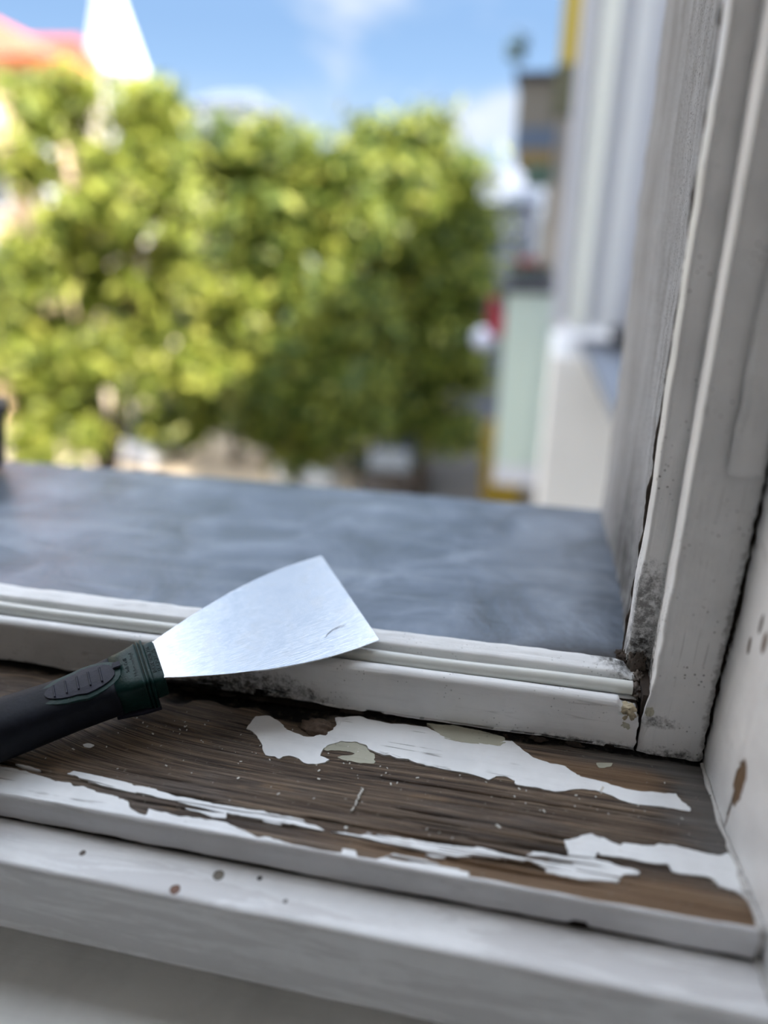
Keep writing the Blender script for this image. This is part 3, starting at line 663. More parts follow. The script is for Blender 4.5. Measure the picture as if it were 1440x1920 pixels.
# flange with two grooves and hard green front of the handle
body('collar', [(-21, 12.6, 8.8, -6.9, 5), (-14, 13.2, 8.8, -6.6, 6), (-9.6, 14.0, 9.0, -6.4, 8), (-8.9, 14.1, 9.1, -6.4, 9), (-8.8, 13.6, 8.6, -6.4, 9), (-8.2, 13.6, 8.6, -6.4, 9), (-8.1, 14.4, 9.4, -6.4, 9),
     (-7.3, 14.5, 9.5, -6.4, 9), (-7.2, 13.9, 8.9, -6.4, 9), (-6.7, 13.9, 8.9, -6.4, 9), (-6.6, 14.6, 9.6, -6.4, 9), (-5.7, 14.6, 9.6, -6.4, 9), (-5.3, 14.2, 9.2, -6.4, 9)], M_green)['label'] = 'dark green ribbed collar at the front of the handle'
body('lower_lip', [(-24, 11.5, 1.4, -15.9, 5), (-12, 13.5, 1.6, -16.4, 5), (-5.2, 13.8, 1.7, -16.6, 6), (-4.9, 13.3, 1.3, -16.6, 6)], M_button)
body('grip', [(-20.5, 12.75, 9.0, -7.1, 4.5), (-23, 12.6, 9.2, -7.3, 4.2), (-30, 12.1, 9.6, -8.0, 3.6), (-40, 11.8, 10.0, -8.6, 3.2), (-50, 12.0, 10.5, -9.0, 3.0), (-62, 12.6, 11.0, -9.3, 2.8), (-75, 13.4, 11.2, -9.1, 2.7),
     (-90, 14.0, 11.3, -8.5, 2.6), (-105, 14.2, 11.2, -7.6, 2.6), (-118, 13.6, 10.7, -6.8, 2.5), (-126, 12.0, 9.6, -6.4, 2.4), (-130, 8.5, 7.0, -6.4, 2.2), (-131, 3, 2.6, -6.4, 2)], M_grip)['label'] = 'dark navy soft rubber grip'
# green surround, slider button with ribs and a small latch
def pad(name, u0_, u1_, w0, w1, zf, dz, mat_, par, pointed=1.0):
    n = 26; top_, bot_ = [], []
    for k in range(n):
        a = 2*pi*k/n; u = (u0_+u1_)/2+(u1_-u0_)/2*cos(a); e = abs(cos(a)); side = (w0 if cos(a) < 0 else w1)
        v = side*math.copysign(abs(sin(a))**(.75 if cos(a) > 0 else 1.0), sin(a)); z = zf(u, v)
        top_.append((u/1000, v/1000, (z+dz)/1000)); bot_.append((u*1.0/1000, v*1.03/1000, (z-.6)/1000))
    c = ((u0_+u1_)/2000, 0, (zf((u0_+u1_)/2, 0)+dz)/1000)
    inner = [((p[0]-c[0])*.5+c[0], p[1]*.5, (zf(((p[0]-c[0])*.5+c[0])*1000, 0)+dz+.05)/1000) for p in top_]
    fs = [(i, (i+1) % n, n+(i+1) % n, n+i) for i in range(n)]; fs += [(2*n+i, 2*n+(i+1) % n, (i+1) % n, i) for i in range(n)]; fs.append(tuple(2*n+i for i in range(n))[::-1])
    o = mesh_obj(name, top_+bot_+inner, [f[::-1] for f in fs], mat_, par, False); return o
def ztop(u, v):
    t = np.interp(u, [-75, -62, -50, -40, -30, -23, -20.5, -14, -9], [1.5, 1.2, 1.1, 1.2, 1.6, 1.9, 1.9, 2.2, 2.6])
    hw = 12.2; return float(t-1.6*(abs(v)/hw)**3.2)
pad('grip_surround', -52, -17, 8.6, 9.6, ztop, .25, M_green, scr)['label'] = 'dark green oval surround of the button'
btn = pad('button', -49, -19.5, 6.2, 7.4, ztop, .85, M_button, scr); btn['label'] = 'charcoal oval thumb button with ribs'
for k in range(5):
    u = -45+k*4.9; vv = []
    L2 = 3.6+.25*k
    for (du, dv, dz) in ((-.45, -L2, .8), (.45, -L2, .8), (.45, L2, .8), (-.45, L2, .8), (-.25, -L2+.3, 1.5), (.25, -L2+.3, 1.5), (.25, L2-.3, 1.5), (-.25, L2-.3, 1.5)):
        vv.append(((u+du)/1000, dv/1000, (ztop(u, 0)+dz)/1000))
    mesh_obj('button_rib', vv, [(4, 5, 6, 7), (0, 1, 5, 4), (1, 2, 6, 5), (2, 3, 7, 6), (3, 0, 4, 7)], M_button, btn)
box('latch', (-.0200, .0005, .0026), (-.0165, .0040, .0036), M_button, scr, .0003)
def text(name, s, size, loc, mat_, par, rot=pi/2):
    cu = bpy.data.curves.new(name, 'FONT'); cu.body = s; cu.size = size; cu.extrude = .00008; cu.align_x = 'CENTER'; cu.align_y = 'CENTER'; cu.resolution_u = 3
    t = bpy.data.objects.new(name, cu); C.objects.link(t); bpy.context.view_layer.update()
    me = bpy.data.meshes.new_from_object(t.evaluated_get(bpy.context.evaluated_depsgraph_get())); bpy.data.objects.remove(t)
    me.materials.clear(); me.materials.append(mat_); o = bpy.data.objects.new(name, me); C.objects.link(o); o.parent = par; o.location = loc; o.rotation_euler = (0, 0, rot); return o
text('lettering', 'INOX 9698 216', .0026, (-.0035, .0006, .00112), M_emboss, scr)
text('lettering', 'IT-CP-XC-75', .0026, (-.0013, -.0006, .00106), M_emboss, scr)
text('lettering', 'Malerspachtel', .0027, (-.0112, .000, .00243), M_emboss, scr)
text('lettering', 'Soft-Griff', .0024, (-.0142, .001, .00225), M_emboss, scr)

# ---------------------------------------------------------------- pot at the left edge
p = at(-56, 868, 2, .005)
pm = plastic('black_plastic', (24, 24, 26), .35)
pot = empty('plant_pot', (p.x, p.y, .0)); tag(pot, 'black plastic plant pot at the far left of the metal sill, barely in view', 'pot')
zb = .0217-.1052*(p.y-.292)+.0034
loft('pot_body', [[(r*cos(a), r*sin(a), zb+z) for a in [2*pi*k/32 for k in range(32)]] for r, z in ((.026, 0), (.028, .001), (.036, .048), (.039, .049), (.040, .058), (.037, .058), (.034, .052))], pm, pot)
loft('soil', [[(r*cos(a), r*sin(a), zb+z) for a in [2*pi*k/24 for k in range(24)]] for r, z in ((.0345, .05), (.0345, .0525), (.02, .054))], M_rot, pot)

# ---------------------------------------------------------------- room behind the camera and own outside wall
M_wall = plain('white_room_wall', col(196, 194, 190), .9); M_floor = plain('oak_floor', col(140, 112, 84), .6); M_fac = plain('own_facade_render', col(205, 200, 190), .9)
def struct(name, lo, hi, m_, label=None): return tag(box(name, lo, hi, m_), label, kind='structure')
struct('floor', (-3, -4, -1.05), (2.2, .11, -.98), M_floor); struct('ceiling', (-3, -4, 2.65), (2.2, .11, 2.7), M_wall)
struct('wall_back', (-3, -4.1, -1), (2.2, -4, 2.65), M_wall); struct('wall_left', (-3.1, -4, -1), (-3, .11, 2.65), M_wall); struct('wall_east', (2.2, -4, -1), (2.3, .11, 2.65), M_wall)
struct('wall_front_lower', (-3, .11, -1.05), (2.2, .16, -.072), M_wall); struct('wall_front_upper', (-3, .115, 2.3), (2.3, .57, 3.2), M_fac)
struct('wall_front_left', (-3, .115, -.95), (-2.65, .57, 2.3), M_fac); struct('wall_front_right', (.16, .30, -.95), (.6, .569, 2.3), M_fac)
struct('wall_front_base', (-6, .17, -8), (18, .55, -.1), M_fac); struct('wall_front_top', (-6, .12, 3.2), (18, .57, 6.7), M_fac); struct('wall_front_neighbour', (2.3, .12, -.1), (18, .57, 3.2), M_fac); struct('wall_front_west', (-6, .12, -.1), (-3.1, .57, 3.2), M_fac); struct('wall_front_side', (.105, .118, -.95), (2.3, .29, 2.3), M_wall)  # outer walls widened and raised out of view to keep sun off the bay

# added fill lamp, unseen behind the camera, brightening the room-side faces
lp = empty('fill_lamp', (-.7, -1.6, 2.65)); tag(lp, 'added round fill lamp, unseen on the ceiling behind the camera', 'lamp')
M_lamp, t_ = mat('fill_lamp_glow'); t_.b.inputs['Emission Color'].default_value = (1, .95, .88, 1); t_.b.inputs['Emission Strength'].default_value = 1
loft('fill_lamp_shade', [[(r*cos(a), r*sin(a), z) for a in [2*pi*k/32 for k in range(32)]] for r, z in ((.5, 0), (.52, -.03), (.5, -.06), (.44, -.075))], M_lamp, lp)
ld = bpy.data.lights.new('fill_light', 'AREA'); ld.shape = 'DISK'; ld.size = .9; ld.energy = .5; ld.color = (.97, .98, 1)
lo_ = bpy.data.objects.new('fill_light', ld); C.objects.link(lo_); lo_.parent = lp; lo_.location = (0, 0, -.10)
# ---------------------------------------------------------------- outside: ground
GZ = -8.0
M_road = plain('street_asphalt', col(92, 88, 84), .9, 0, .2, 1); M_pave = plain('pavement_slabs', col(116, 110, 106), .9, 0, .12, 2); M_square = plain('pale_square_paving', col(226, 206, 178), .9, 0, .1, 1)
struct('ground', (-90, .6, GZ-.3), (60, 140, GZ), M_road, 'dark asphalt street far below the window')
struct('pavement_right', (.2, 6, GZ), (3.2, 60, GZ+.14), M_pave, 'light pavement strip along the facades on the right')
struct('square_left', (-40, 17, GZ), (-5.2, 60, GZ+.12), M_square, 'pale sunlit paving seen between the trees')
# ---------------------------------------------------------------- trees
def leafmat(name, a, b, c):
    m, t = mat(name); g = t.new('ShaderNodeNewGeometry').outputs['Random Per Island']
    cc = t.ramp(g, [(0, col(*a)), (.5, col(*b)), (1, col(*c))])
    t.put(t.b.inputs['Base Color'], cc); t.b.inputs['Roughness'].default_value = .45
    tr = t.new('ShaderNodeBsdfTranslucent'); t.put(tr.inputs[0], cc); mx = t.new('ShaderNodeMixShader'); mx.inputs[0].default_value = .3
    t.put(mx.inputs[1], t.b.outputs[0]); t.put(mx.inputs[2], tr.outputs[0])
    o = [n for n in t.n if n.type == 'OUTPUT_MATERIAL'][0]; t.put(o.inputs[0], mx.outputs[0]); return m
M_leafA = leafmat('yellow_green_leaves', (80, 96, 36), (138, 150, 56), (194, 192, 90)); M_leafB = leafmat('mid_green_leaves', (62, 84, 38), (118, 134, 52), (180, 180, 82))
M_leafC = leafmat('dark_green_leaves', (36, 54, 30), (62, 84, 38), (104, 116, 52)); M_bark = plain('tree_bark', col(84, 72, 60), .9, 0, .3, 8)
def limb(path, r):
    return tube('l', path, r, None, n=8)
def tree(label, base, blobs, n, leaf, seed, size=.16, group='trees in front of the window'):
    rg = np.random.RandomState(seed); root = empty('tree', base); tag(root, label, 'tree', group)
    bx, by, bz = base; B = np.array([(b[0], b[1], b[2]) for b in blobs]); R = np.array([b[3] for b in blobs]); top_ = B.mean(0)
    loft('trunk', limb([(0, 0, 0), (.1, 0, (top_[2]-bz)*.3), (.0, .1, (top_[2]-bz)*.6), (top_[0]-bx, top_[1]-by, top_[2]-bz)], [.24, .2, .16, .06]), M_bark, root)
    for b in blobs[:9]:
        q = Vector((b[0]-bx, b[1]-by, b[2]-bz)); s = Vector((0, 0, (top_[2]-bz)*.42)); m_ = (q+s)/2+Vector((0, 0, -.25))
        loft('branch', limb([tuple(s), tuple(m_), tuple(q)], [.1, .07, .02]), M_bark, root)
    # clumps on each blob, leaves around each clump
    wts = R**2/np.sum(R**2); nc = max(30, n//55); ci = rg.choice(len(B), nc, p=wts)
    d = rg.normal(size=(nc, 3)); d /= np.linalg.norm(d, axis=1)[:, None]
    cc = B[ci]+d*(R[ci]*rg.uniform(.35, 1.02, nc)**.6)[:, None]*np.array([1, 1, .9])
    li = rg.randint(0, nc, n); cp_ = cc[li]+rg.normal(size=(n, 3))*np.array([.22, .22, .13])*rg.uniform(.5, 1.3, (n, 1))*(by/12)
    a = rg.normal(size=(n, 3)); a /= np.linalg.norm(a, axis=1)[:, None]
    nn = rg.normal(size=(n, 3))*.7+np.array([.35, -.25, .8]); b_ = np.cross(a, nn); b_ /= np.linalg.norm(b_, axis=1)[:, None]
    s = (rg.uniform(.6, 1.2, n)*size)[:, None]
    v = np.stack([cp_-a*s, cp_+b_*s*.42, cp_+a*s, cp_-b_*s*.42], 1).reshape(-1, 3)-np.array(base)
    me = bpy.data.meshes.new('foliage'); me.vertices.add(4*n); me.vertices.foreach_set('co', v.ravel()); me.loops.add(4*n); me.loops.foreach_set('vertex_index', np.arange(4*n))
    me.polygons.add(n); me.polygons.foreach_set('loop_start', np.arange(0, 4*n, 4)); me.update(calc_edges=True); me.materials.append(leaf)
    o = bpy.data.objects.new('foliage', me); C.objects.link(o); o.parent = root; tag(o, kind='stuff'); return root
def blobs(pts, Yd, spread=1.0):
    out = []
    for (x, y, rpx) in pts:
        p = at(x, y, 1, Yd); out.append((p.x, p.y+random.uniform(-1, 1)*spread, p.z, rpx/F*Yd))
    return out
tb = at(150, 600, 1, 11)
tree('tree at the left with the crown reaching nearest to the red roof', (tb.x, 11, GZ), blobs([(130,225,50),(180,190,40),(245,205,45),(330,225,45),(25,165,30),(70,190,26),(140,330,48),(230,350,80),(330,380,90),(40,540,60),(160,500,75),(200,420,50),(270,520,100),(380,540,90),(110,640,85),(240,660,90),(350,700,80),(-60,520,70),(20,620,60),(-70,680,90),(30,770,75),(170,800,80),(300,820,60)], 11), 17000, M_leafA, 1, .15)
tb = at(540, 600, 1, 13.5)
tree('middle tree with a broad rounded yellow-green crown', (tb.x, 13.5, GZ), blobs([(420,310,50),(490,290,45),(560,300,55),(620,320,50),(450,400,80),(550,420,85),(640,430,80),(480,540,90),(590,560,90),(660,600,80),(440,660,80),(560,690,90),(650,730,80),(500,800,70),(600,830,60)], 13.5), 17000, M_leafB, 2, .17)
tb = at(790, 600, 1, 17)
tree('right-hand tree whose crown ends beside the striped balcony', (tb.x, 17, GZ), blobs([(690,275,40),(745,285,40),(805,245,26),(760,350,60),(830,330,45),(875,370,36),(700,400,70),(800,450,70),(870,450,45),(720,520,80),(820,560,70),(880,520,34),(750,640,80),(840,640,50),(885,640,34),(880,720,34),(850,800,40),(770,740,60),(700,720,60)], 17), 22000, M_leafB, 3, .18)
tb = at(420, 600, 1, 22)
tree('dark green tree standing behind the other trees', (tb.x, 22, GZ), blobs([(300,560,100),(450,600,110),(600,640,100),(720,680,90),(350,740,100),(520,780,90),(660,800,80),(780,780,60),(600,520,100),(200,640,100),(800,640,50),(430,480,80),(700,560,80)], 22), 17000, M_leafC, 4, .24)
# ---------------------------------------------------------------- far buildings on the left
def facade_windows(par, origin, du, nu_, dv, nv_, wsz, nrm, m_f, m_g):
    for i in range(nu_):
        for j in range(nv_):
            c = Vector(origin)+Vector(du)*i+Vector((0, 0, dv))*j; tx = Vector(du).normalized(); n = Vector(nrm)
            def slab(name, w_, h_, d0, d1, mt, pr):
                pts = [c+tx*sx*w_/2+Vector((0, 0, sz*h_/2))+n*d for d in (d0, d1) for sx, sz in ((-1, -1), (1, -1), (1, 1), (-1, 1))]
                return mesh_obj(name, pts, [(0, 1, 2, 3), (7, 6, 5, 4), (0, 4, 5, 1), (1, 5, 6, 2), (2, 6, 7, 3), (3, 7, 4, 0)], mt, pr)
            wd_ = slab('window', wsz[0], wsz[1], 0, .12, m_f, par); slab('pane', wsz[0]*.8, wsz[1]*.85, .1, .14, m_g, wd_)
M_cream2 = plain('apricot_render', col(246, 214, 176), .9, 0, .05, .3); M_white2 = plain('bright_white_render', col(240, 240, 240), .9, 0, .03, 1)
M_tile = plain('red_roof_tiles', col(232, 112, 84), .8, 0, .15, 2); M_glass = plain('dark_window_glass', col(70, 78, 86), .1, 0, .1, 1); M_beige2 = plain('beige_render', col(224, 210, 190), .9, 0, .06, .5)
q0 = at(-400, 400, 1, 24); q1 = at(52, 400, 1, 24); qt = at(52, 105, 1, 24)
hb = empty('house', (q0.x, 24, GZ)); tag(hb, 'apricot house with red tiled roof behind the trees, far left', 'house')
def sub0(o, p): o.parent = p; o.location = -Vector(p.location); return o
sub0(box('walls', (q0.x, 24, GZ), (q1.x, 27.0, qt.z), M_cream2), hb)
e0 = at(-400, 120, 1, 23.7); e1 = at(78, 122, 1, 23.7); r1 = at(-70, 6, 1, 25.6)
rv = [(e0.x, 23.6, qt.z), (e1.x, 23.6, qt.z), (e1.x, 27.2, qt.z), (e0.x, 27.2, qt.z), (e0.x, 25.6, r1.z), (r1.x, 25.6, r1.z)]
sub0(mesh_obj('roof', rv, [(0, 1, 5, 4), (1, 2, 5), (2, 3, 4, 5), (0, 4, 3), (3, 2, 1, 0)], M_tile), hb)
p0 = at(-20, 300, 1, 23.95)
facade_windows(hb, (p0.x-q0.x, -.02, p0.z-GZ-6), (-2.3, 0, 0), 3, 2.6, 4, (1.1, 1.6), (0, -1, 0), M_white2, M_glass)
b0 = at(36, 180, 1, 22.5); b1 = at(84, 460, 1, 22.5)
bay = sub0(box('bay_window', (b0.x, 22.6, b1.z), (b1.x-.1, 24.1, b0.z), M_white2), hb); bay['label'] = 'white bay window on the corner'
# second low wing with a red gable
g0 = at(70, 118, 1, 36); g1 = at(160, 108, 1, 36)
hw_ = empty('house', (g0.x, 36, GZ)); tag(hw_, 'low house wing with a darker red roof left of the white spire', 'house')
sub0(box('walls', (g0.x-1, 36, GZ), (g1.x-.7, 38.4, g0.z), M_beige2), hw_)
gt = at(120, 70, 1, 37.1)
sub0(mesh_obj('roof', [(g0.x-1.2, 35.7, g0.z), (g1.x-.5, 35.7, g0.z), (g1.x-.5, 38.6, g0.z), (g0.x-1.2, 38.6, g0.z), (g0.x-1.2, 37.1, gt.z+.1), (g1.x-.9, 37.1, gt.z)], [(0, 1, 5, 4), (1, 2, 5), (2, 3, 4, 5), (0, 4, 3), (3, 2, 1, 0)], plain('dark_red_tiles', col(196, 84, 66), .8, 0, .2, 2)), hw_)
# spire
s0 = at(220, 140, 1, 62); s1 = at(208, -75, 1, 62)
sp = empty('church_tower', (s0.x, 62, GZ)); tag(sp, 'bright white pointed church spire rising over the trees', 'tower')
rb = 50/F*62*1.1
loft('tower_shaft', [[(rb*.85*cos(pi/4+k*pi/2)*1.2, rb*.85*sin(pi/4+k*pi/2)*1.2, z) for k in range(4)] for z in (0, s0.z-GZ)], M_white2, sp, smooth=False)
loft('spire', [[(rb*r*cos(k*pi/4), rb*r*sin(k*pi/4), s0.z-GZ+z) for k in range(8)] for r, z in ((1.05, 0), (1.0, .1), (.42, (s1.z-s0.z)*.66), (.04, s1.z-s0.z))], M_white2, sp, smooth=False)
fh = empty('house', (-20, -2, GZ)); tag(fh, 'tall cream house added out of view on the left to bounce sunlight', 'house')  # unseen house added to bounce sunlight onto the window from the left
sub0(box('walls', (-20, -4, GZ), (-14, 13.5, 7.5), M_beige2), fh)
facade_windows(fh, (6.02, 0, 3.2), (0, 2.6, 0), 6, 3.2, 4, (1.1, 1.7), (1, 0, 0), M_white2, M_glass)
sub0(mesh_obj('roof', [(-20.3, -4.3, 7.5), (-13.7, -4.3, 7.5), (-13.7, 13.8, 7.5), (-20.3, 13.8, 7.5), (-17, -2, 9.5), (-17, 11.5, 9.5)], [(0, 1, 4), (1, 2, 5, 4), (2, 3, 5), (3, 0, 4, 5), (3, 2, 1, 0)], M_tile), fh)
# pale houses across the square behind the trees
for i, (xa, xb, yt, Yd, mt, lb) in enumerate([(350, 455, 172, 62, plain('pale_grey_render', col(118, 126, 140), .9), 'white distant house half hidden by the tree tops'), (260, 560, 330, 50, M_beige2, 'beige house glimpsed through the leaves in the middle'), (885, 1010, 330, 30, plain('cool_white_render', col(128, 132, 142), .9), 'pale house at the end of the street beneath the striped balcony')]):
    a = at(xa, yt, 1, Yd); b = at(xb, yt, 1, Yd); h_ = empty('house', (a.x, Yd, GZ)); tag(h_, lb, 'house')
    sub0(box('walls', (a.x, Yd, GZ), (b.x, Yd+9, a.z-.9), mt), h_)
    c_ = (a.x+b.x)/2
    sub0(mesh_obj('roof', [(a.x-.3, Yd-.3, a.z-.9), (b.x+.3, Yd-.3, a.z-.9), (b.x+.3, Yd+9.3, a.z-.9), (a.x-.3, Yd+9.3, a.z-.9), (a.x+.6, Yd+4.5, a.z+.5), (b.x-.6, Yd+4.5, a.z+.5)], [(0, 1, 5, 4), (1, 2, 5), (2, 3, 4, 5), (3, 0, 4), (3, 2, 1, 0)], mt), h_)
    facade_windows(h_, ((b.x-a.x)*.2, 0, a.z-GZ-2.5), ((b.x-a.x)*.3, 0, 0), 3, -2.8, 2, ((b.x-a.x)*.12, 1.4), (0, -1, 0), M_white2, M_glass)

# ---------------------------------------------------------------- neighbouring facade on the right
M_n1 = plain('cool_white_boards', col(226, 232, 240), .7, 0, .04, 4); M_n2 = plain('pale_greenish_white', col(244, 250, 248), .7, 0, .03, 4); M_n3 = plain('lilac_grey_boards', col(212, 216, 228), .7, 0, .04, 4)
M_slate = plain('slate_grey_metal', col(122, 130, 144), .5, 0, .15, 6); M_dk = plain('dark_rail_metal', col(60, 60, 66), .6)
bayb = empty('bay_facade', (.1, 4, -3)); tag(bayb, 'white vertical panels of the neighbouring bay right of the trees', 'facade')
xs_ = [at(px_, 400, 1, 4.0).x for px_ in (1052, 1078, 1090, 1122, 1146, 1180, 1206, 1260)]
zb_ = at(1120, 612, 1, 4).z
sub0(box('wall_body', (xs_[0]+.02, 4.06, zb_+.02), (2.5, 4.8, 3.2), M_n3), bayb)
mm = [M_n3, M_n1, M_n2, M_n3, M_n1, M_n3, M_n1]
for i in range(7):
    sub0(box('panel', (xs_[i]+.004, 4.0-(.03 if i in (2, 4) else 0), zb_), (xs_[i+1]-.004, 4.06, 3.2), mm[i], None, .004), bayb)
zl = -.45
led = sub0(prism('slate_ledge', [(at(1092, 648, 2, zl).x, 4.3), (.9, 4.3), (.9, 2.3), (at(1158, 800, 2, zl).x+.02, 2.3)], zl-.05, zl, M_slate, None, .01), bayb); led['label'] = 'slate-grey ledge under the white panels'
x0_ = at(1034, 700, 1, 4.0).x
sub0(box('lower_wall', (x0_, 3.98, -7.8), (2.5, 4.9, zl-.05), plain('white_lower_render', col(250, 252, 255), .8), None), bayb)
sub0(box('dark_sill_board', (at(1150, 612, 1, 3.9).x, 3.75, zb_-.05), (.9, 4.1, zb_), M_dk), bayb)  # dark sill board under the white panels
rw = box('shading_facade', (.95, 5.3, -7.8), (9, 30, 3.1), M_n3); tag(rw, 'unseen long house front added behind the white bay to shade the trees', 'facade')  # hidden block added to cast shade on the lower right trees
# green panelled balcony below
g_l = at(950, 540, 1, 5.0); g_r = at(1048, 540, 1, 5.0); g_b = at(950, 872, 1, 5.0)
bal = empty('balcony', (g_l.x, 5, g_b.z)); tag(bal, 'lower balcony with pale green parapet panel and dark flower boxes on top', 'balcony')
sub0(box('green_panel', (g_l.x, 5.0, g_b.z), (g_r.x, 5.06, g_l.z-.03), plain('pale_green_panel', col(196, 214, 208), .5, 0, .03, 2), None, .004), bal)
sub0(box('side_panel', (g_l.x, 5.06, g_b.z), (g_l.x+.05, 7.6, g_l.z-.03), plain('beige_side_panel', col(190, 184, 172), .7)), bal)
sub0(box('floor_slab', (g_l.x, 5.0, g_b.z-.15), (g_r.x+.4, 7.6, g_b.z), M_n3), bal)
sub0(box('handrail', (g_l.x-.04, 4.97, g_l.z-.03), (g_r.x+.02, 5.12, g_l.z+.02), M_dk, None, .008), bal)
fb = empty('flower_box', (g_l.x, 6, g_l.z)); tag(fb, 'dark flower box with reddish flowers on the lower balcony', 'flower box')
sub0(box('trough', (g_l.x-.06, 5.3, g_l.z-.2), (g_r.x+.05, 7.4, g_l.z+.0), M_dk, None, .02), fb)
M_fl = plain('dull_red_petals', col(150, 78, 72), .8); M_fg = plain('dark_stems', col(56, 66, 60), .8)
bm = bmesh.new()
for k in range(40):
    c0 = Vector((random.uniform(g_l.x, g_r.x), random.uniform(5.6, 7.3), g_l.z+.03)); bmesh.ops.create_icosphere(bm, subdivisions=1, radius=random.uniform(.03, .07), matrix=Matrix.Translation(c0))
tag(sub0(bm_obj('plants', bm, M_fg), fb), kind='stuff')
bm = bmesh.new()
for k in range(14):
    c0 = Vector((at(995, 500, 1, 6.5).x+random.gauss(0, .06), random.uniform(6, 7), g_l.z+.08)); bmesh.ops.create_icosphere(bm, subdivisions=1, radius=.03, matrix=Matrix.Translation(c0))
tag(sub0(bm_obj('blossoms', bm, M_fl), fb), kind='stuff')
# striped balcony above
ub = empty('balcony', tuple(at(965, 340, 1, 6))); tag(ub, 'upper balcony with taupe, blue, ochre and green bands, dark underside, seen against the sky', 'balcony')
xl = at(967, 240, 1, 6).x; xr = at(1048, 240, 1, 6).x
for (ya, yb, c_, nm, inset) in ((148, 238, (126, 122, 114), 'taupe_band', 0), (238, 280, (92, 108, 130), 'blue_band', 0), (280, 308, (136, 116, 72), 'ochre_band', .02), (308, 342, (78, 104, 92), 'green_band', .09)):
    sub0(box(nm, (xl+inset, 6.0, at(1000, yb, 1, 6).z), (xr-.02, 7.2, at(1000, ya, 1, 6).z), plain(nm+'_paint', col(*c_), .7, 0, .05, 3)), ub)
zt_ = at(1000, 150, 1, 6).z
sub0(box('handrail', (xl-.03, 5.96, zt_), (xr, 7.2, zt_+.05), M_dk, None, .01), ub)
sub0(box('support_wall', (xr-.05, 6.3, -.35), (xr+.2, 7.2, zt_+.1), plain('beige_wall_strip', col(190, 182, 168), .8)), ub)
# yellow awning strip and olive box above it
ya_ = at(1047, 122, 1, 5.6); yb_ = at(1092, 122, 1, 5.6)
aw = empty('awning', (ya_.x, 5.6, ya_.z)); tag(aw, 'yellow vertical fabric screen above the striped balcony', 'screen')
sub0(box('yellow_cloth', (ya_.x, 5.6, ya_.z), (yb_.x, 5.64, 3.2), plain('yellow_cloth', col(196, 172, 62), .8, 0, .08, 5), None, .004), aw)
sub0(box('screen_roller', (ya_.x-.02, 5.55, ya_.z-.30), (yb_.x-.03, 5.7, ya_.z), plain('olive_panel', col(104, 104, 82), .8), None, .01), aw)
# plant on the upper balcony
ap = at(972, 100, 1, 6.3); pp = empty('potted_plant', (ap.x, 6.3, zt_+.05)); tag(pp, 'small grey-green plant sticking up from the striped balcony rail', 'plant')
loft('stem', limb([(0, 0, 0), (.01, 0, .12), (0, 0, .2)], [.012, .01, .006]), M_fg, pp)
bm = bmesh.new()
for k in range(60):
    m_ = Matrix.Translation((random.gauss(0, .04), random.gauss(0, .03), .2+random.gauss(0, .05))) @ Matrix.Rotation(random.uniform(0, 6), 4, Vector((random.random(), random.random(), random.random()+.1)).normalized())
    bmesh.ops.create_grid(bm, x_segments=1, y_segments=1, size=.02, matrix=m_)
tag(bm_obj('foliage', bm, plain('grey_green_leaf', col(110, 132, 124), .7), pp), kind='stuff')
# red sign, lamp globe
sg = at(913, 560, 1, 12); sg2 = at(946, 632, 1, 12)
si = empty('shop_sign', (sg.x, 12, sg2.z)); tag(si, 'dark red hanging sign left of the green balcony', 'sign')
sub0(box('sign_board', (sg.x+.04, 12, sg2.z), (sg2.x-.02, 12.1, sg.z), plain('dark_red_board', col(150, 26, 52), .5), None, .01), si)
sub0(box('bracket', (sg2.x-.03, 12.02, sg.z-.1), (sg2.x+.5, 12.06, sg.z-.05), M_dk), si)
lg = at(906, 636, 1, 13)
la = empty('street_lamp', (lg.x, 13, GZ)); tag(la, 'street lamp with a pale globe beside the trees', 'street lamp')
loft('lamp_post', limb([(0, 0, 0), (0, 0, 1), (0, 0, lg.z-GZ-.1)], [.07, .05, .035]), M_dk, la)
bm = bmesh.new(); bmesh.ops.create_icosphere(bm, subdivisions=3, radius=.2, matrix=Matrix.Translation((0, 0, lg.z-GZ))); bm_obj('globe', bm, plain('opal_globe', col(214, 218, 236), .3), la, True)
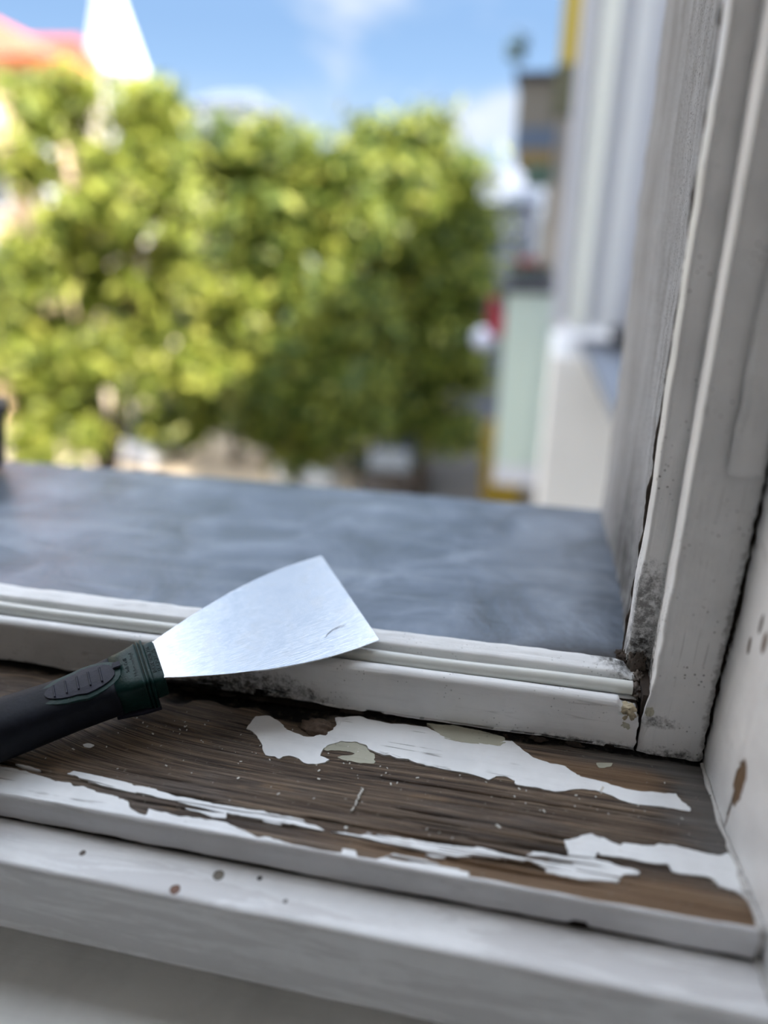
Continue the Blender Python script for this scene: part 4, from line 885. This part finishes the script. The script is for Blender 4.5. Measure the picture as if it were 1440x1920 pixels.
# street things: orange box, yellow skip, cars
oz = at(818, 822, 2, GZ); ob = empty('utility_box', (oz.x, oz.y, GZ)); tag(ob, 'orange-red box standing at the street edge below the trees', 'box')
box('cabinet', (-.5, -.4, 0), (.5, .4, 1.35), plain('orange_paint', col(170, 78, 50), .6), ob, .05); box('cap', (-.55, -.45, 1.35), (.55, .45, 1.65), plain('dusty_pink_cap', col(140, 104, 98), .7), ob, .04)
yz = at(938, 944, 2, GZ); yo = empty('skip', (yz.x, yz.y, GZ)); tag(yo, 'yellow skip container on the pavement under the green balcony', 'container')
hw2 = 40/F*yz.y; hh = 2.3
ym = plain('yellow_steel', col(196, 164, 58), .6)
mesh_obj('hull', [(-hw2*.85, -.8, 0), (hw2*.85, -.8, 0), (hw2*.85, .8, 0), (-hw2*.85, .8, 0), (-hw2, -1, hh), (hw2, -1, hh), (hw2, 1, hh), (-hw2, 1, hh), (-hw2*.9, -.9, hh), (hw2*.9, -.9, hh), (hw2*.9, .9, hh), (-hw2*.9, .9, hh), (0, 0, .3)],
   [(3, 2, 1, 0), (0, 1, 5, 4), (1, 2, 6, 5), (2, 3, 7, 6), (3, 0, 4, 7), (4, 5, 9, 8), (5, 6, 10, 9), (6, 7, 11, 10), (7, 4, 8, 11), (8, 9, 12), (9, 10, 12), (10, 11, 12), (11, 8, 12)], ym, yo)
box('rim', (-hw2*1.03, -1.04, hh-.1), (hw2*1.03, -.98, hh+.02), ym, yo, .01)
def car(px_, py_, c_, label, rz=0.1):
    p = at(px_, py_, 2, GZ); r = empty('car', (p.x, p.y, GZ)); tag(r, label, 'car', 'cars parked along the street'); r.rotation_euler = (0, 0, rz)
    def sec(y, w_, z0, z1): return [(-w_, y, z0), (w_, y, z0), (w_*1.02, y, (z0+z1)/2), (w_*.85, y, z1), (-w_*.85, y, z1), (-w_*1.02, y, (z0+z1)/2)]
    pm_ = plain('car_paint_'+label[:5], col(*c_), .3)
    loft('body', [sec(-2.1, .7, .4, .7), sec(-1.9, .82, .28, .85), sec(-.9, .86, .25, .95), sec(1.2, .86, .25, 1.0), sec(2.0, .82, .3, .95), sec(2.15, .75, .4, .8)], pm_, r, smooth=False)
    loft('cabin', [sec(-1.0, .72, .9, .96), sec(-.4, .7, .9, 1.42), sec(1.0, .7, .9, 1.45), sec(1.7, .72, .9, .98)], M_glass, r, smooth=False)
    for sx in (-1, 1):
        for y in (-1.3, 1.3):
            loft('wheel', [[(sx*x_, y+.32*cos(a), .32+.32*sin(a)) for a in [2*pi*k/14 for k in range(14)]] for x_ in (.7, .9)], M_dk, r)
    return r
car(735, 915, (66, 54, 44), 'brown car parked under the right-hand tree', .05); car(745, 800, (44, 44, 46), 'black car parked behind the brown car', .03); car(560, 905, (205, 203, 200), 'light grey car glimpsed under the middle tree', .5)
car(250, 860, (225, 225, 228), 'white car glimpsed under the left-hand tree', 1.2)
